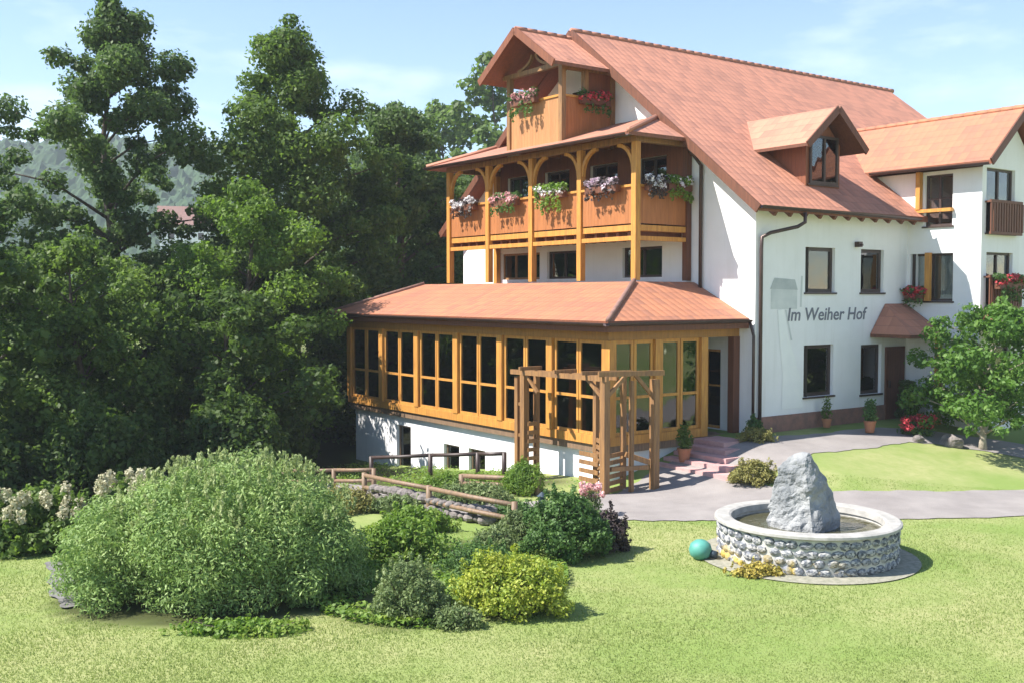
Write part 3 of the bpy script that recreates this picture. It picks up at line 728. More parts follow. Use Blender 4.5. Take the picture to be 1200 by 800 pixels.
for i, y in enumerate(PY):
    p = MB(); p.box(BX-.09, BX+.09, y-.09, y+.09, 4.08, 7.8); po = p.build('post', M_['honey'], bal)
    br = MB()
    for s in (-1, 1):
        if (s < 0 and i == 0) or (s > 0 and i == 4): continue
        pts = [(BX, y+s*(.09+.62*(1-math.cos(t))), 7.05+.72*math.sin(t)) for t in [k*math.pi/2/6 for k in range(7)]]
        for a, c in zip(pts[:-1], pts[1:]): br.bar(a, c, .1, .1, up=(1, 0, 0))
    br.build('brace', M_['honey'], po)
p = MB(); p.box(-.2, -.03, 2.31, 2.49, 4.08, 7.8); p.build('post', M_['brown'], bal)
p = MB(); p.box(-.2, -.03, 11.51, 11.69, 4.08, 7.8); p.build('post', M_['honey'], bal)
bm_ = MB(); bm_.box(BX-.08, BX+.08, 2.3, 11.7, 7.8, 7.97); bm_.box(BX+.08, -.02, 2.32, 2.48, 7.8, 7.97); bm_.box(BX+.08, -.02, 11.52, 11.68, 7.8, 7.97)
bm_.build('beam', M_['rustic'], bal)
bm_ = MB(); bm_.box(BX-.06, BX+.06, 2.49, 11.51, 5.16, 5.28); bm_.build('beam', M_['honey'], bal)
bm_ = MB(); bm_.box(BX+.09, -.21, 2.34, 2.46, 5.16, 5.28); bm_.build('beam', M_['honey'], bal)
js = MB(); y = 2.75
while y < 11.5: js.box(BX+.07, -.03, y-.05, y+.05, 5.28, 5.418); y += .46
js.build('joist', M_['brown'], bal)
cl_ = MB(); wall_rect(cl_, (-.035, 0, 0), Y_, -X_, 2.52, 11.5, 5.6, 8.3, gable_holes[3:7], .03); cl_.build('added_dark_boards', M_['soffit'], bal)  # dark boards added over the white wall to keep the balcony openings dark
# balcony roof
br_ = MB(); ex, ez = -2.72, 7.98; ya, yb = 1.97, 12.05; tz = 8.86; ta, tb = 3.45, 10.6
br_.slab([(ex, yb, ez), (ex, ya, ez), (-.02, ta, tz), (-.02, tb, tz)], .1)
br_.slab([(ex, ya, ez), (-.02, ya, ez), (-.02, ta, tz)], .1)
br_.slab([(-.02, yb, ez), (ex, yb, ez), (-.02, tb, tz)], .1)
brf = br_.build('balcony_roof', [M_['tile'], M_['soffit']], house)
for a, c in (((ex, ya, ez+.02), (-.05, ta, tz+.03)), ((ex, yb, ez+.02), (-.05, tb, tz+.03))):
    hp_ = MB(); hp_.tube([a, c], .075, 8); hp_.build('hip_cap', M_['tile'], brf, True)
gt = MB(); gutter(gt, (ex-.07, yb, ez-.02), (ex-.07, ya, ez-.05)); gt.build('gutter', M_['gutter'], brf, True)

# ---- loggia bay in the gable
bx, b0, b1, cy_ = -2.02, 5.62, 8.2, 6.95
lg = MB(); lg.box(bx+.04, -.01, b0+.04, b1-.04, 8.25, 8.4); log = lg.build('loggia', M_['light_boards'], house)
for a, c in (((bx, b0+.08), (bx, b1-.08)),): board_panel(a, c, 8.1, 9.5).build('railing', M_['light_boards'], log)
for y in (b0, b1): board_panel((bx+.08, y), (-.02, y), 8.1, 9.5).build('railing', M_['orange'], log)
hr_ = MB(); hr_.box(bx-.06, bx+.06, b0-.06, b1+.06, 9.503, 9.57); hr_.box(bx+.06, -.02, b0-.06, b0+.06, 9.503, 9.57); hr_.build('handrail', M_['honey'], log)
for x, y in ((bx, b0), (bx, b1), (-1.15, b0), (-.1, b0)):
    p = MB(); p.box(x-.08, x+.08, y-.08, y+.08, 8.1 if x != -1.15 else 9.57, 10.38); p.build('post', M_['rustic'], log)
bm_ = MB(); bm_.box(bx-.07, bx+.07, b0-.3, b1+.3, 10.38, 10.52); bm_.box(bx+.07, -.02, b0-.07, b0+.07, 10.3, 10.42); bm_.build('beam', M_['rustic'], log)
# boarded side front, rear part of the right face
m = board_panel((-1.05, b0), (-.05, b0), 9.57, 10.3, .04); m.build('side_panel', M_['soffit'], log)
bm_ = MB()
for s in (-1, 1):
    pts = [(bx, cy_+s*(.1+1.1*(1-math.cos(t))/1), 10.5-.0+.45*(1-math.sin(t))) for t in (0, .3, .6, .9, 1.2)]
    for a, c in zip(pts[:-1], pts[1:]): bm_.bar(a, c, .08, .1, up=(1, 0, 0))
bm_.build('brace', M_['rustic'], log)
lr = MB(); lx0 = -2.75; la, lz0, lz1 = 1.85, 10.36, 11.62
lr.slab([(lx0, cy_-la, lz0), (.3, cy_-la, lz0), (.3, cy_, lz1), (lx0, cy_, lz1)], .1)
lr.slab([(.3, cy_+la, lz0), (lx0, cy_+la, lz0), (lx0, cy_, lz1), (.3, cy_, lz1)], .1)
lrf = lr.build('loggia_roof', [M_['tile'], M_['soffit']], house)
db = MB()
for s in (-1, 1): db.bar((lx0-.03, cy_+s*(la+.02), lz0-.08), (lx0-.03, cy_, lz1-.06), .05, .22)
db.build('bargeboard', M_['soffit'], lrf)
rc = MB(); k = lx0
while k < -.6: rc.tube([(k, cy_, lz1-.02), (k+.4, cy_, lz1-.01)], [.085, .092], 8); k += .38
rc.build('ridge_cap', M_['tile'], lrf, True)

# ---- sunroom
SX = -4.6; SY0, SY1 = .6, 14.0; NB = 6; bay = (SY1-SY0)/NB
sb = MB()
base_h = [(10.2, 11.1, -2.05, -.5), (7.4, 8.25, -1.62, -.8), (6.05, 6.9, -1.55, -.78)]
wall_rect(sb, (SX+.12, 0, 0), Y_, -X_, SY0+.1, SY1-.1, -3, -.2, base_h)
wall_rect(sb, (0, SY0+.1, 0), X_, -Y_, SX+.12, -.01, -1.6, -.2, [])
sb.poly([(SX+.12, SY1-.1, -3), (SX+.12, SY1-.1, -.2), (0, SY1-.1, -.2), (0, SY1-.1, -3)])
sb.poly([(SX+.5, SY0+.3, -3), (SX+.5, SY1-.3, -3), (SX+.5, SY1-.3, -.22), (SX+.5, SY0+.3, -.22)])
sbase = sb.build('basement_wall', M_['plaster'], house)
window(sbase, (SX+.12, 0, 0), Y_, -X_, base_h[0], 'oldwood', 1, None, sill=False, name='door')
for h in base_h[1:]: window(sbase, (SX+.12, 0, 0), Y_, -X_, h, 'oldwood', 1, None, sill=True)
sf = MB(); sf.box(SX-.02, -.01, SY0-.02, SY1+.02, -.2, -.002); sun_room = sf.build('sunroom', M_['oldwood'], house)
sl = MB(); sl.box(SX-.08, SX+.08, SY0-.08, SY1+.08, 0, .22); sl.box(SX+.08, -1.43, SY0-.08, SY0+.08, 0, .22); sl.box(SX+.08, -.02, SY1-.08, SY1+.08, 0, .22); sl.build('sill_beam', M_['honey'], sun_room)
ln = MB(); ln.box(SX-.08, SX+.08, SY0-.08, SY1+.08, 2.58, 2.86); ln.box(SX+.08, -.02, SY0-.08, SY0+.08, 2.58, 2.86); ln.box(SX+.08, -.02, SY1-.08, SY1+.08, 2.58, 2.86); ln.build('lintel_beam', M_['lintel_shaded'], sun_room)
for i in range(NB+1):
    y = SY0+bay*i; p = MB(); wd_ = .12 if i not in (0,) else .15
    p.box(SX-.1, SX+.1, y-wd_, y+wd_, .221, 2.579); p.build('post', M_['honey'], sun_room)
for i in range(NB):
    a = SY0+bay*i+.13; c = a+bay-.26
    for q in range(2):
        y0 = a+(c-a)*q/2+.012; y1 = a+(c-a)*(q+1)/2-.012
        window(sun_room, (SX, 0, 0), Y_, -X_, (y0, y1, .225, 2.575), 'honey', 1, 1.16, set_=-.02, fw=.075, sill=False, bar=.07)
for x, mt in ((-3.0, 'honey'), (-1.35, 'honey'), (-.14, 'brown')):
    p = MB(); p.box(x-.12, x+.12, SY0-.1, SY0+.1, .0 if x > -2 else .221, 2.579); p.build('post', M_[mt], sun_room)
for x in (-3.0, -1.5, -.1):
    p = MB(); p.box(x-.1, x+.1, SY1-.1, SY1+.1, .221, 2.579); p.build('post', M_['honey'], sun_room)
for (a, c) in ((-4.45, -3.8), (-3.78, -3.13), (-2.87, -2.18), (-2.16, -1.48)):
    window(sun_room, (0, SY0, 0), X_, -Y_, (a, c, .225, 2.575), 'honey', 1, 1.16, set_=-.02, fw=.085, sill=False, bar=.07)
for (a, c) in ((-4.45, -3.1), (-2.9, -1.6), (-1.4, -.2)):
    window(sun_room, (0, SY1, 0), X_, Y_, (a, c, .225, 2.575), 'honey', 2, 1.16, set_=-.02, fw=.085, sill=False, bar=.07)
# roof of the sunroom with a flat terrace against the wall
sr = MB(); ex, e0, e1, ez = -5.0, .18, 14.9, 3.06; tx, t0, t1, tz = -2.3, 2.2, 12.9, 4.04
sr.slab([(ex, e1, ez), (ex, e0, ez), (tx, t0, tz), (tx, t1, tz)], .12)
sr.slab([(ex, e0, ez), (-.02, e0, ez), (-.02, t0, tz), (tx, t0, tz)], .12)
sr.slab([(-.02, e1, ez), (ex, e1, ez), (tx, t1, tz), (-.02, t1, tz)], .12)
sr.slab([(tx, t1, tz-.005), (tx, t0, tz-.005), (-.02, t0, tz-.005), (-.02, t1, tz-.005)], .1, 1, 1)
srf = sr.build('sunroom_roof', [M_['tile_sun'], M_['soffit']], house)
so = MB(); so.box(ex+.04, -.03, e0+.04, e1-.04, 2.86, 2.9); so.build('soffit', M_['brown'], srf)
fa = MB(); fa.box(ex, ex+.04, e0, e1, 2.80, 2.96); fa.box(ex+.04, -.02, e0, e0+.04, 2.80, 2.96); fa.build('fascia', M_['brown'], srf)
gt = MB(); gutter(gt, (ex-.08, e1, ez-.03), (ex-.08, e0, ez-.05)); gutter(gt, (ex-.08, e0-.08, ez-.05), (-.05, e0-.08, ez-.03)); gt.build('gutter', M_['gutter'], srf, True)
for a, c in (((ex, e0, ez+.02), (tx, t0, tz+.03)), ((ex, e1, ez+.02), (tx, t1, tz+.03))):
    hc = MB(); hc.tube([a, c], .065, 8); hc.build('hip_cap', M_['plinth'], srf, True)
dp = MB(); dp.tube([(-.12, e0-.1, 3.0), (-.1, .02, 2.8), (-.1, -.05, 2.6), (-.1, -.05, .0)], .04, 8); dp.build('downpipe', M_['gutter'], house, True)
# entrance steps
stp = thing('entrance_steps', 'pink sandstone steps up to the open corner of the sunroom', 'steps', (*wor(-1.0, 0), -.6), TH)
s_ = MB()
for i in range(5):                                        # wraps round the corner; lowest step widest, sunk in the path
    k = 4-i; s_.box(-.75-.36*k, .85, -.55-.36*k, .5, -.5 if i == 0 else .6-.125*k-.14, .6-.125*k-.02)
s_.build('step', M_['step'], stp)
# ------------------------------------------------------------------ flower boxes
def flower_box(x, y, z, along, petals, label, length=1.3, leafm='green', n=500, trail=.35, rot=0, nf=420):
    t = thing('flower_box', label, 'flower box', (*wor(x, y), z), TH+(R(90) if along == 'y' else 0)+rot, 'flower boxes on the timber balconies')
    b_ = MB(); b_.box(-length/2, length/2, -.09, .09, -.1, .08); b_.build('box', M_['brown'], t)
    cl = [((length*(k/5-.5)*.9, rnd.uniform(-.05, .05), .14+rnd.uniform(0, .08)), (.17, .17, .15)) for k in range(6)]
    cl += [((length*(k/4-.5)*.8, (.12 if along == 'y' else -.12), -.1-rnd.random()*trail*.5), (.1, .06, trail*.5)) for k in range(5)]
    P, D = leaf_pts(cl, n, .3); leaf_mesh('foliage', G[leafm], t, P, D, .09, .7)
    cl = [((length*(k/6-.5)*.9, rnd.uniform(-.05, .05)+(.05 if along == 'y' else -.05), .17+rnd.uniform(-.13, .1)), (.12, .12, .1)) for k in range(7)]
    P, D = leaf_pts(cl, nf, .8); leaf_mesh('flowers', G[petals], t, P, D, .07, .9)
    return t
bxx = BX-.2
flower_box(bxx, 10.45, 6.55, 'y', 'white', 'pale flower box on the balcony rail, leftmost bay', leafm='purple')
flower_box(bxx, 8.15, 6.55, 'y', 'pink', 'box of pink flowers in the second balcony bay from the left')
flower_box(bxx, 5.85, 6.62, 'y', 'white', 'bushy green and white box in the middle of the balcony front', leafm='lime', n=900, trail=.6, nf=200)
flower_box(bxx, 3.55, 6.6, 'y', 'mauve', 'mauve and white flower box in the balcony bay next to the corner post', leafm='purple')
flower_box(-1.55, 2.2, 6.6, 'x', 'white', 'short white flower box on the balcony side, near the corner post', .6, leafm='purple')
flower_box(-.65, 2.2, 6.65, 'x', 'white', 'large green box with white flowers on the balcony side near the wall', .9, leafm='lime', n=900, nf=160)
flower_box(bx-.2, 7.2, 9.55, 'y', 'pink', 'pink and red geranium box on the front of the top loggia', 1.2, n=700, trail=.5)
flower_box(-.9, b0-.18, 9.42, 'x', 'red', 'box of red geraniums on the side of the top loggia', 1.1)
flower_box(7.8, wy-.32, 3.95, 'x', 'red', 'red flower box on the lower window of the white wing', 1.4, n=900, trail=.6)
flower_box(6.62, -.4, 3.6, 'y', 'red', 'reddish flower box beside the yellow timber post of the wing', .6, n=300)

# ------------------------------------------------------------------ pergola
pg = thing('pergola', 'rustic timber pergola with slatted side panels in front of the sunroom corner', 'pergola', (*wor(-5.55, -.35), 0), TH)
ox, oy = -5.55, -.35
def pgp(x, y): return x-ox, y-oy
pz0 = -1.2
def post(x, y, w_, top=1.85):
    p = MB(); a, c = pgp(x, y); p.box(a-w_/2, a+w_/2, c-w_/2, c+w_/2, pz0, top); return p.build('post', M_['rustic'], pg)
post(-5.55, -.35, .17, 1.72); post(-4.35, -.75, .17, 1.72); post(-5.3, .25, .11, 1.72); post(-4.75, -.1, .11, 1.72); post(-4.9, -.55, .09, 1.7); post(-5.55, 2.75, .17, 1.7); post(-5.5, 3.1, .13, 1.6); post(-5.2, 2.7, .12, 1.65)
def beam(a, c, w_=.1, h_=.16, mat='rustic'):
    m = MB(); m.bar((*pgp(a[0], a[1]), a[2]), (*pgp(c[0], c[1]), c[2]), w_, h_); return m.build('beam', M_[mat], pg)
beam((-5.6, -.5, 1.76), (-5.6, 3.25, 1.72), .08, .12); beam((-5.2, -.4, 1.76), (-5.2, 3.1, 1.72), .08, .1)
beam((-5.75, -.35, 1.87), (-4.15, -.85, 1.87), .08, .12); beam((-5.75, .25, 1.86), (-4.5, -.1, 1.86), .07, .09)
beam((-5.75, 2.7, 1.83), (-5.05, 2.7, 1.83), .07, .09); beam((-5.75, 1.3, 1.83), (-5.05, 1.3, 1.83), .07, .09); beam((-5.55, 2.2, 1.25), (-5.55, 2.7, 1.7), .07, .07); beam((-5.55, 2.7, .1), (-5.5, 3.1, .1), .06, .08); beam((-5.55, 2.7, .9), (-5.5, 3.1, .9), .06, .08)
def slats(a, c, z0, z1, step=.2):
    m = MB(); z = z0
    while z < z1: m.bar((*pgp(*a), z), (*pgp(*c), z), .03, .1); z += step
    m.build('slatted_panel', M_['rustic'], pg)
slats((-5.52, -.2), (-5.3, .25), -.85, .3, .16); slats((-5.45, -.38), (-4.85, -.2), -.85, .1, .16); slats((-5.62, -.2), (-5.6, .5), -.85, .1, .2); slats((-5.55, 2.6), (-5.2, 2.6), -.9, .6, .22)
beam((-4.9, -.35, -.05), (-4.4, -.65, -.25), .12, .12); beam((-5.4, -.4, -.35), (-4.5, -.7, -.35), .08, .1)
beam((-5.55, -.3, 1.3), (-5.55, .35, 1.78), .08, .08); beam((-5.5, -.38, 1.35), (-5.0, -.5, 1.85), .08, .08); beam((-4.4, -.7, 1.35), (-4.85, -.6, 1.85), .08, .08)

# ------------------------------------------------------------------ railings, low fence, stone wall
def rail_fence(label, pts, h, rails, r, mat, name='railing_fence', cat='fence', sink=.2, group=None):
    t = thing(name, label, cat, (pts[0][0], pts[0][1], gz(*pts[0][:2])), 0, group); o3 = Vector(t.location)
    tops = []
    for X, Y in pts:
        p = MB(); z = gz(X, Y); p.tube([Vector((X, Y, z-sink))-o3, Vector((X, Y, z+h))-o3], r*1.25, 8); p.build('post', M_[mat], t, True); tops.append(Vector((X, Y, z))-o3)
    for k in rails:
        for a, c in zip(tops[:-1], tops[1:]):
            m = MB(); m.tube([a+Vector((0, 0, h*k)), (a+c)/2+Vector((0, 0, h*k-.01)), c+Vector((0, 0, h*k))], r, 8); m.build('rail', M_[mat], t, True)
    return t
rail_fence('dark timber handrail crossing in front of the white basement wall', [(-3.9, 29.2), (-2.2, 28.4), (-.9, 27.7), (-.2, 27.3)], .72, (.95,), .05, 'dark', 'handrail')
rail_fence('low rustic rail fence above the rubble stones beside the big bush', [(-3.45, 24.6), (-1.75, 22.2), (.05, 20.3)], .62, (.9, .45), .05, 'oldwood', 'rail_fence')
rail_fence('short brown plank rail below the pergola', [(-1.2, 25.2), (.6, 24.4)], .42, (.9, .5), .06, 'oldwood', 'rail_fence')
rail_fence('weathered rail at the left end of the sunroom terrace', [(-6.0, 27.6), (-4.5, 26.6), (-3.4, 25.9)], .6, (.95, .5), .045, 'oldwood', 'rail_fence')
def boulder(name, label, cat, X, Y, rx, ry, h, mat, z=None, seed=1, group=None, parent=None):
    me_ = MB(); rd = random.Random(seed); nu, nv = 18, 12
    ph = [rd.uniform(0, 6) for _ in range(6)]
    prof = []
    rows = []
    for j in range(nv+1):
        t = math.pi*j/nv; row = []
        for i in range(nu):
            a = 2*math.pi*i/nu
            k = 1+.1*math.sin(2*a+ph[0]+t)+.07*math.sin(3*a+ph[1]-2*t)+.06*math.sin(5*t+ph[2]+a)+rd.uniform(-.03, .03)
            row.append(Vector((rx*math.sin(t)*math.cos(a)*k, ry*math.sin(t)*math.sin(a)*k, -h*math.cos(t)*k)))
        rows.append(row)
    for j in range(nv):
        for i in range(nu):
            i2 = (i+1) % nu; me_.poly([rows[j][i], rows[j][i2], rows[j+1][i2], rows[j+1][i]])
    o = me_.build(name, M_[mat]); o.location = (X, Y, (gz(X, Y) if z is None else z)+h*.45); o.rotation_euler = (0, 0, rd.uniform(0, 6))
    if label: tag(o, label, cat, group)
    return o
ks = 0
rw = thing('rubble_wall', 'low wall of grey and pinkish rubble stones below the rail fence', 'stone wall', (-1.6, 22.3, gz(-1.6, 22.3)))
wp = [(-3.2, 24.2), (-1.5, 21.95), (-.35, 21.0)]; wm = MB()
for seg in range(2):
    a = Vector(wp[seg]); c = Vector(wp[seg+1]); nst = 13 if seg == 0 else 7
    for i in range(nst):
        for l in range(2):
            p = a.lerp(c, (i+.5*l+rnd.uniform(-.1, .1))/nst); r = rnd.uniform(.09, .17); rr = random.Random(ks); ks += 1
            o3 = Vector((p.x, p.y, gz(p.x, p.y)+.1+l*.2))-rw.location
            rows = [[Vector((r*1.25*math.sin(t)*math.cos(q)*rr.uniform(.85, 1.1), r*math.sin(t)*math.sin(q)*rr.uniform(.85, 1.1), -r*.75*math.cos(t)))+o3 for q in [2*math.pi*k/9 for k in range(9)]] for t in [math.pi*k/6 for k in range(7)]]
            for j in range(6):
                for k in range(9): wm.poly([rows[j][k], rows[j][(k+1) % 9], rows[j+1][(k+1) % 9], rows[j+1][k]])
wm.build('stones', M_['rubble'], rw, True)

# garden lamp
gx, gy = .58, 20.2
gl = thing('garden_lamp', 'slim dark metal garden lamp standing among the shrubs left of the round green bush', 'garden lamp', (gx, gy, gz(gx, gy)))
m = MB(); m.tube([(0, 0, 0), (0, 0, .5)], .035, 10); m.build('pole', M_['lampmetal'], gl, True)
m = MB(); m.lathe([(0, .5), (.07, .5), (.08, .54), (.07, .74), (0, .74)], seg=12); m.build('lantern', M_['lampmetal'], gl)
m = MB(); m.lathe([(.0, .74), (.11, .745), (.02, .82), (0, .83)], seg=12); m.build('cap', M_['lampmetal'], gl)

# ------------------------------------------------------------------ fountain
fx, fy = 5.13, 18.3; fz = gz(fx, fy)
ring = MB(); ring.lathe([(1.5, .0), (1.86, .0), (1.88, .015), (1.5, .03)], seg=64)
rg = ring.build('gravel_ring', plain('pale_gravel', (.33, .31, .25), (.22, .215, .16), .95, 12, .6)); rg.location = (fx, fy, fz+.005); rg['kind'] = 'structure'
ft = thing('fountain', 'round cobbled fountain basin with a pale rim on the lawn', 'fountain', (fx, fy, fz))
m = MB(); m.lathe([(1.5, 0), (1.5, .63), (1.3, .63), (1.3, .2), (0, .2)], seg=72); m.build('basin_wall', M_['mortar'], ft, False)
m = MB(); m.lathe([(1.54, .62), (1.58, .64), (1.575, .68), (1.54, .70), (1.33, .70), (1.29, .68), (1.27, .58)], seg=72); m.build('rim', M_['rim'], ft, False)
m = MB()
for row in range(4):
    nst = 46; zc = .09+row*.145
    for i in range(nst):
        a = 2*math.pi*(i+.5*(row % 2)+rnd.uniform(-.12, .12))/nst; rw_, rh_ = rnd.uniform(.095, .125), rnd.uniform(.066, .085)
        c = Vector((1.5*math.cos(a), 1.5*math.sin(a), zc+rnd.uniform(-.012, .012))); tn = Vector((-math.sin(a), math.cos(a), 0)); nr = Vector((math.cos(a), math.sin(a), 0))
        rows = []
        for t in (0., .5, .85, 1.0):
            rows.append([c+tn*(rw_*t*math.cos(q))+Vector((0, 0, rh_*t*math.sin(q)))+nr*(.05*math.sqrt(max(0, 1-t*t))-.004) for q in [2*math.pi*k/8 for k in range(8)]])
        for j in range(3):
            for k in range(8): m.poly([rows[j][k], rows[j+1][k], rows[j+1][(k+1) % 8], rows[j][(k+1) % 8]] if j else [rows[0][0], rows[1][k], rows[1][(k+1) % 8]])
m.build('cobbles', M_['cobble'], ft, True)
m = MB(); m.lathe([(0, .52), (1.3, .52)], seg=48); m.build('water', M_['water'], ft, True)
# standing rock: faceted profile
rk = MB()
from mathutils import noise as mno
prof_ = [(0, -.64, .60, .50), (.35, -.63, .57, .49), (.7, -.59, .47, .45), (1.0, -.53, .35, .38), (1.2, -.46, .24, .29), (1.36, -.28, .15, .18), (1.48, -.06, .06, .06)]
sect = [(0, .2), (.24, -.42), (.5, -1.0), (.8, -.62), (1, .12), (.8, .8), (.42, 1), (.1, .72)]
def rkp(fr, fa):
    j = min(int(fr), len(prof_)-2); t = fr-j; z, l, r_, d = [prof_[j][k]*(1-t)+prof_[j+1][k]*t for k in range(4)]
    i = int(fa) % 8; q = fa-int(fa); sx = sect[i][0]*(1-q)+sect[(i+1) % 8][0]*q; sy = sect[i][1]*(1-q)+sect[(i+1) % 8][1]*q
    p = Vector((l+(r_-l)*sx, d*sy, z)); e = Vector((p.x, p.y, 0)); e = e.normalized() if e.length > 1e-6 else Vector((0, 0, 1))
    return p+e*(.07*mno.fractal(p*2.6+Vector((3, 1, 2)), .8, 2, 4)+.02*mno.noise(p*14))+Vector((0, 0, .03*mno.noise(p*5)))
KR, KA = 30, 48
rows = [[rkp(j*(len(prof_)-1)/KR-1e-6 if j == KR else j*(len(prof_)-1)/KR, i*8/KA) for i in range(KA)] for j in range(KR+1)]
for j in range(KR):
    for i in range(KA): rk.poly([rows[j][i], rows[j][(i+1) % KA], rows[j+1][(i+1) % KA], rows[j+1][i]])
rk.poly(rows[-1])
ro_ = rk.build('standing_stone', M_['rock']); ro_.location = (fx-.03, fy-.05, fz+.35); tag(ro_, 'tall pointed grey rock standing in the water of the round fountain', 'rock')
# teal garden ball
gb = thing('garden_ball', 'rounded teal glazed garden ball lying on the lawn left of the fountain', 'garden ball', (3.25, 18.1, gz(3.25, 18.1)))
m = MB(); m.lathe([(.0, .0), (.11, .01), (.18, .08), (.2, .17), (.17, .27), (.09, .33), (0, .345)], seg=24); m.build('ball', M_['teal'], gb, True)
m = MB(); m.tube([(.14, -.06, .12), (.27, -.12, .10)], [.07, .06], 12); m.build('spout', M_['lampmetal'], gb, True)

# ------------------------------------------------------------------ shrubs and plants
def big_bush():
    X, Y = -4.55, 16.4; z0 = gz(X, Y)
    t = thing('bush', 'huge rounded silvery green bush with feathery upright tips in the left foreground', 'bush', (X, Y, z0-.02))
    cl = []; rd = random.Random(11)
    def dome(cx, cy, rx, ry, h, n_, lr):
        for i in range(n_):
            f = (i+.5)/n_; a = i*2.4; s = math.sqrt(max(0, 1-f**2.7)); q = .80+.28*rd.random(); r = lr*(.55+1.0*rd.random())
            cl.append(((cx+(rx-r*.6)*s*q*math.cos(a), cy+(ry-r*.6)*s*q*math.sin(a), .16+(h-r*.7)*f*(.93+.12*rd.random())), (r, r, r*.85)))
        cl.append(((cx, cy, h*.45), (rx*.8, ry*.8, h*.4)))
    dome(.15, 0, 2.0, 1.85, 1.95, 95, .34); dome(-1.45, -.5, .85, 1.0, 1.45, 30, .26); dome(1.45, -.3, .8, 1.0, 1.5, 26, .28)
    P, D = leaf_pts(cl, 120000, .45)
    leaf_mesh('foliage', G['silver'], t, P, D, .07, .32, axis_up=.5, zmin=.05)
    # upright tips over the top
    n_ = 210; sp = []
    for i in range(n_):
        a = rd.uniform(0, 6.28); r = math.sqrt(rd.random()); x = .2+1.9*r*math.cos(a); y = 1.7*r*math.sin(a)
        zt_ = 2.05*max(.05, 1-(r**3)*.55)**.5; hh = rd.uniform(.12, .36)*(1-.45*r)
        for k in range(4): sp.append(((x+rd.uniform(-.03, .03), y+rd.uniform(-.03, .03), zt_+hh*k/4-.08), (.025, .025, hh*.16)))
    P, D = leaf_pts(sp, 9000, .3); leaf_mesh('flower_spikes', G['spike'], t, P, D, .06, .4, axis_up=1.6, up=0)
    m = MB()
    for i in range(14): a = i*.45; m.tube([(.1*math.cos(a), .1*math.sin(a), 0), (.9*math.cos(a), .8*math.sin(a), .9), (1.5*math.cos(a), 1.3*math.sin(a), 1.45)], [.03, .02, .008], 5)
    m.build('stem', M_['bark'], t)
big_bush()
shrub('low pale green leafy ground plants at the foot of the huge silvery bush', -3.6, 14.15, 1.15, .28, .22, 'lime', 3500, .07, .6, 30, .6, name='ground_plants', cat='plants')
shrub('bright yellow leaved shrub at the front of the bed', .0, 15.0, 1.0, .6, .92, 'yellow', 15000, .055, .6, 40, .34)
shrub('grey green rounded shrub between the huge bush and the yellow shrub', -1.45, 14.75, .62, .5, .85, 'grey', 11000, .05, .45, 40, .26)
shrub('low leafy green border plants in front of the rubble wall', -1.9, 20.6, .9, .4, .55, 'lime', 5000, .08, .5, 26, .4, name='border_plants', cat='plants')
shrub('weedy green growth between the low rail fence and the short plank rail', -.9, 23.6, 1.2, .6, .5, 'grey', 6000, .09, .35, 28, .35, name='ground_plants', cat='plants')
shrub('olive ground plants left of the rail fence behind the huge bush', -3.6, 22.6, .9, .6, .6, 'ochre', 4500, .09, .35, 24, .35, name='ground_plants', cat='plants')
shrub('low mixed plants growing over the rubble stones', -2.3, 22.5, 1.1, .35, .42, 'grey', 4500, .08, .4, 24, .4, name='border_plants', cat='plants')
shrub('pale blue green plants right of the low rail fence end', .05, 21.4, .7, .4, .5, 'green', 3500, .08, .4, 22, .4, name='border_plants', cat='plants')
shrub('tall grassy tuft beside the garden lamp', .1, 19.3, .45, .35, .7, 'grey', 3500, .1, .2, 16, .4, axis_up=1.2)
shrub('grassy green growth below the dark handrail', -1.3, 26.0, 1.3, .5, .45, 'lime', 5000, .09, .3, 26, .4, name='ground_plants', cat='plants')
shrub('small grey green tuft at the foot of the yellow shrub', -.75, 14.35, .45, .25, .35, 'grey', 2500, .05, .5, 20, .4)
shrub('round mid green shrub beside the path end', .95, 18.3, .85, .72, 1.2, 'green', 15000, .065, .6, 46, .26)
shrub('small dark purple leaved shrub touching the right side of the round green shrub', 1.72, 18.8, .42, .4, .8, 'purple', 4500, .07, .5, 20, .35)
shrub('yellow green spreading shrub behind the grey green shrub', -2.0, 18.3, 1.0, .6, .78, 'lime', 9000, .07, .6, 36, .3)
shrub('low blue green plants behind the yellow shrub', -.55, 17.1, .75, .55, .6, 'green', 6000, .06, .4, 26, .35, name='plants', cat='plants')
shrub('pale green tuft in the middle of the bed below the low rail fence', -.3, 18.6, .5, .4, .55, 'grey', 3500, .07, .4, 20, .35)
shrub('feathery light green shrub at the foot of the left pergola post', .25, 24.6, .62, .5, .8, 'lime', 7000, .09, .25, 26, .35)
shrub('dry yellowish perennials at the path fork behind the fountain', 5.55, 24.15, .65, .4, .62, 'ochre', 6000, .07, .35, 26, .35, name='perennials', cat='plants', axis_up=.8)
shrub('low reddish green shrub by the downpipe at the house corner', 6.25, 26.9, .55, .3, .42, 'ochre', 2600, .06, .5, 18, .4)
shrub('leafy teal green plant beside the sunroom entrance steps', *wor(-.35, -.35), .28, .25, .55, 'green', 1200, .09, .6, 12, .45, name='plant', cat='plant')
shrub('dark green climbing shrub against the white wall right of the narrow lower window', *wor(6.1, -.6), .4, .3, 1.35, 'tree_blue', 3200, .08, .5, 24, .4)
t = shrub('low bush covered in red flowers left of the small garden tree', 11.1, 29.0, .5, .35, .55, 'green', 1800, .07, .6, 18, .4, name='flowering_bush', cat='bush')
P, D = leaf_pts([((rnd.uniform(-.4, .4), rnd.uniform(-.3, .2), rnd.uniform(.25, .55)), (.12, .12, .1)) for _ in range(22)], 1200, .6); leaf_mesh('flowers', G['red'], t, P, D, .06, .9)
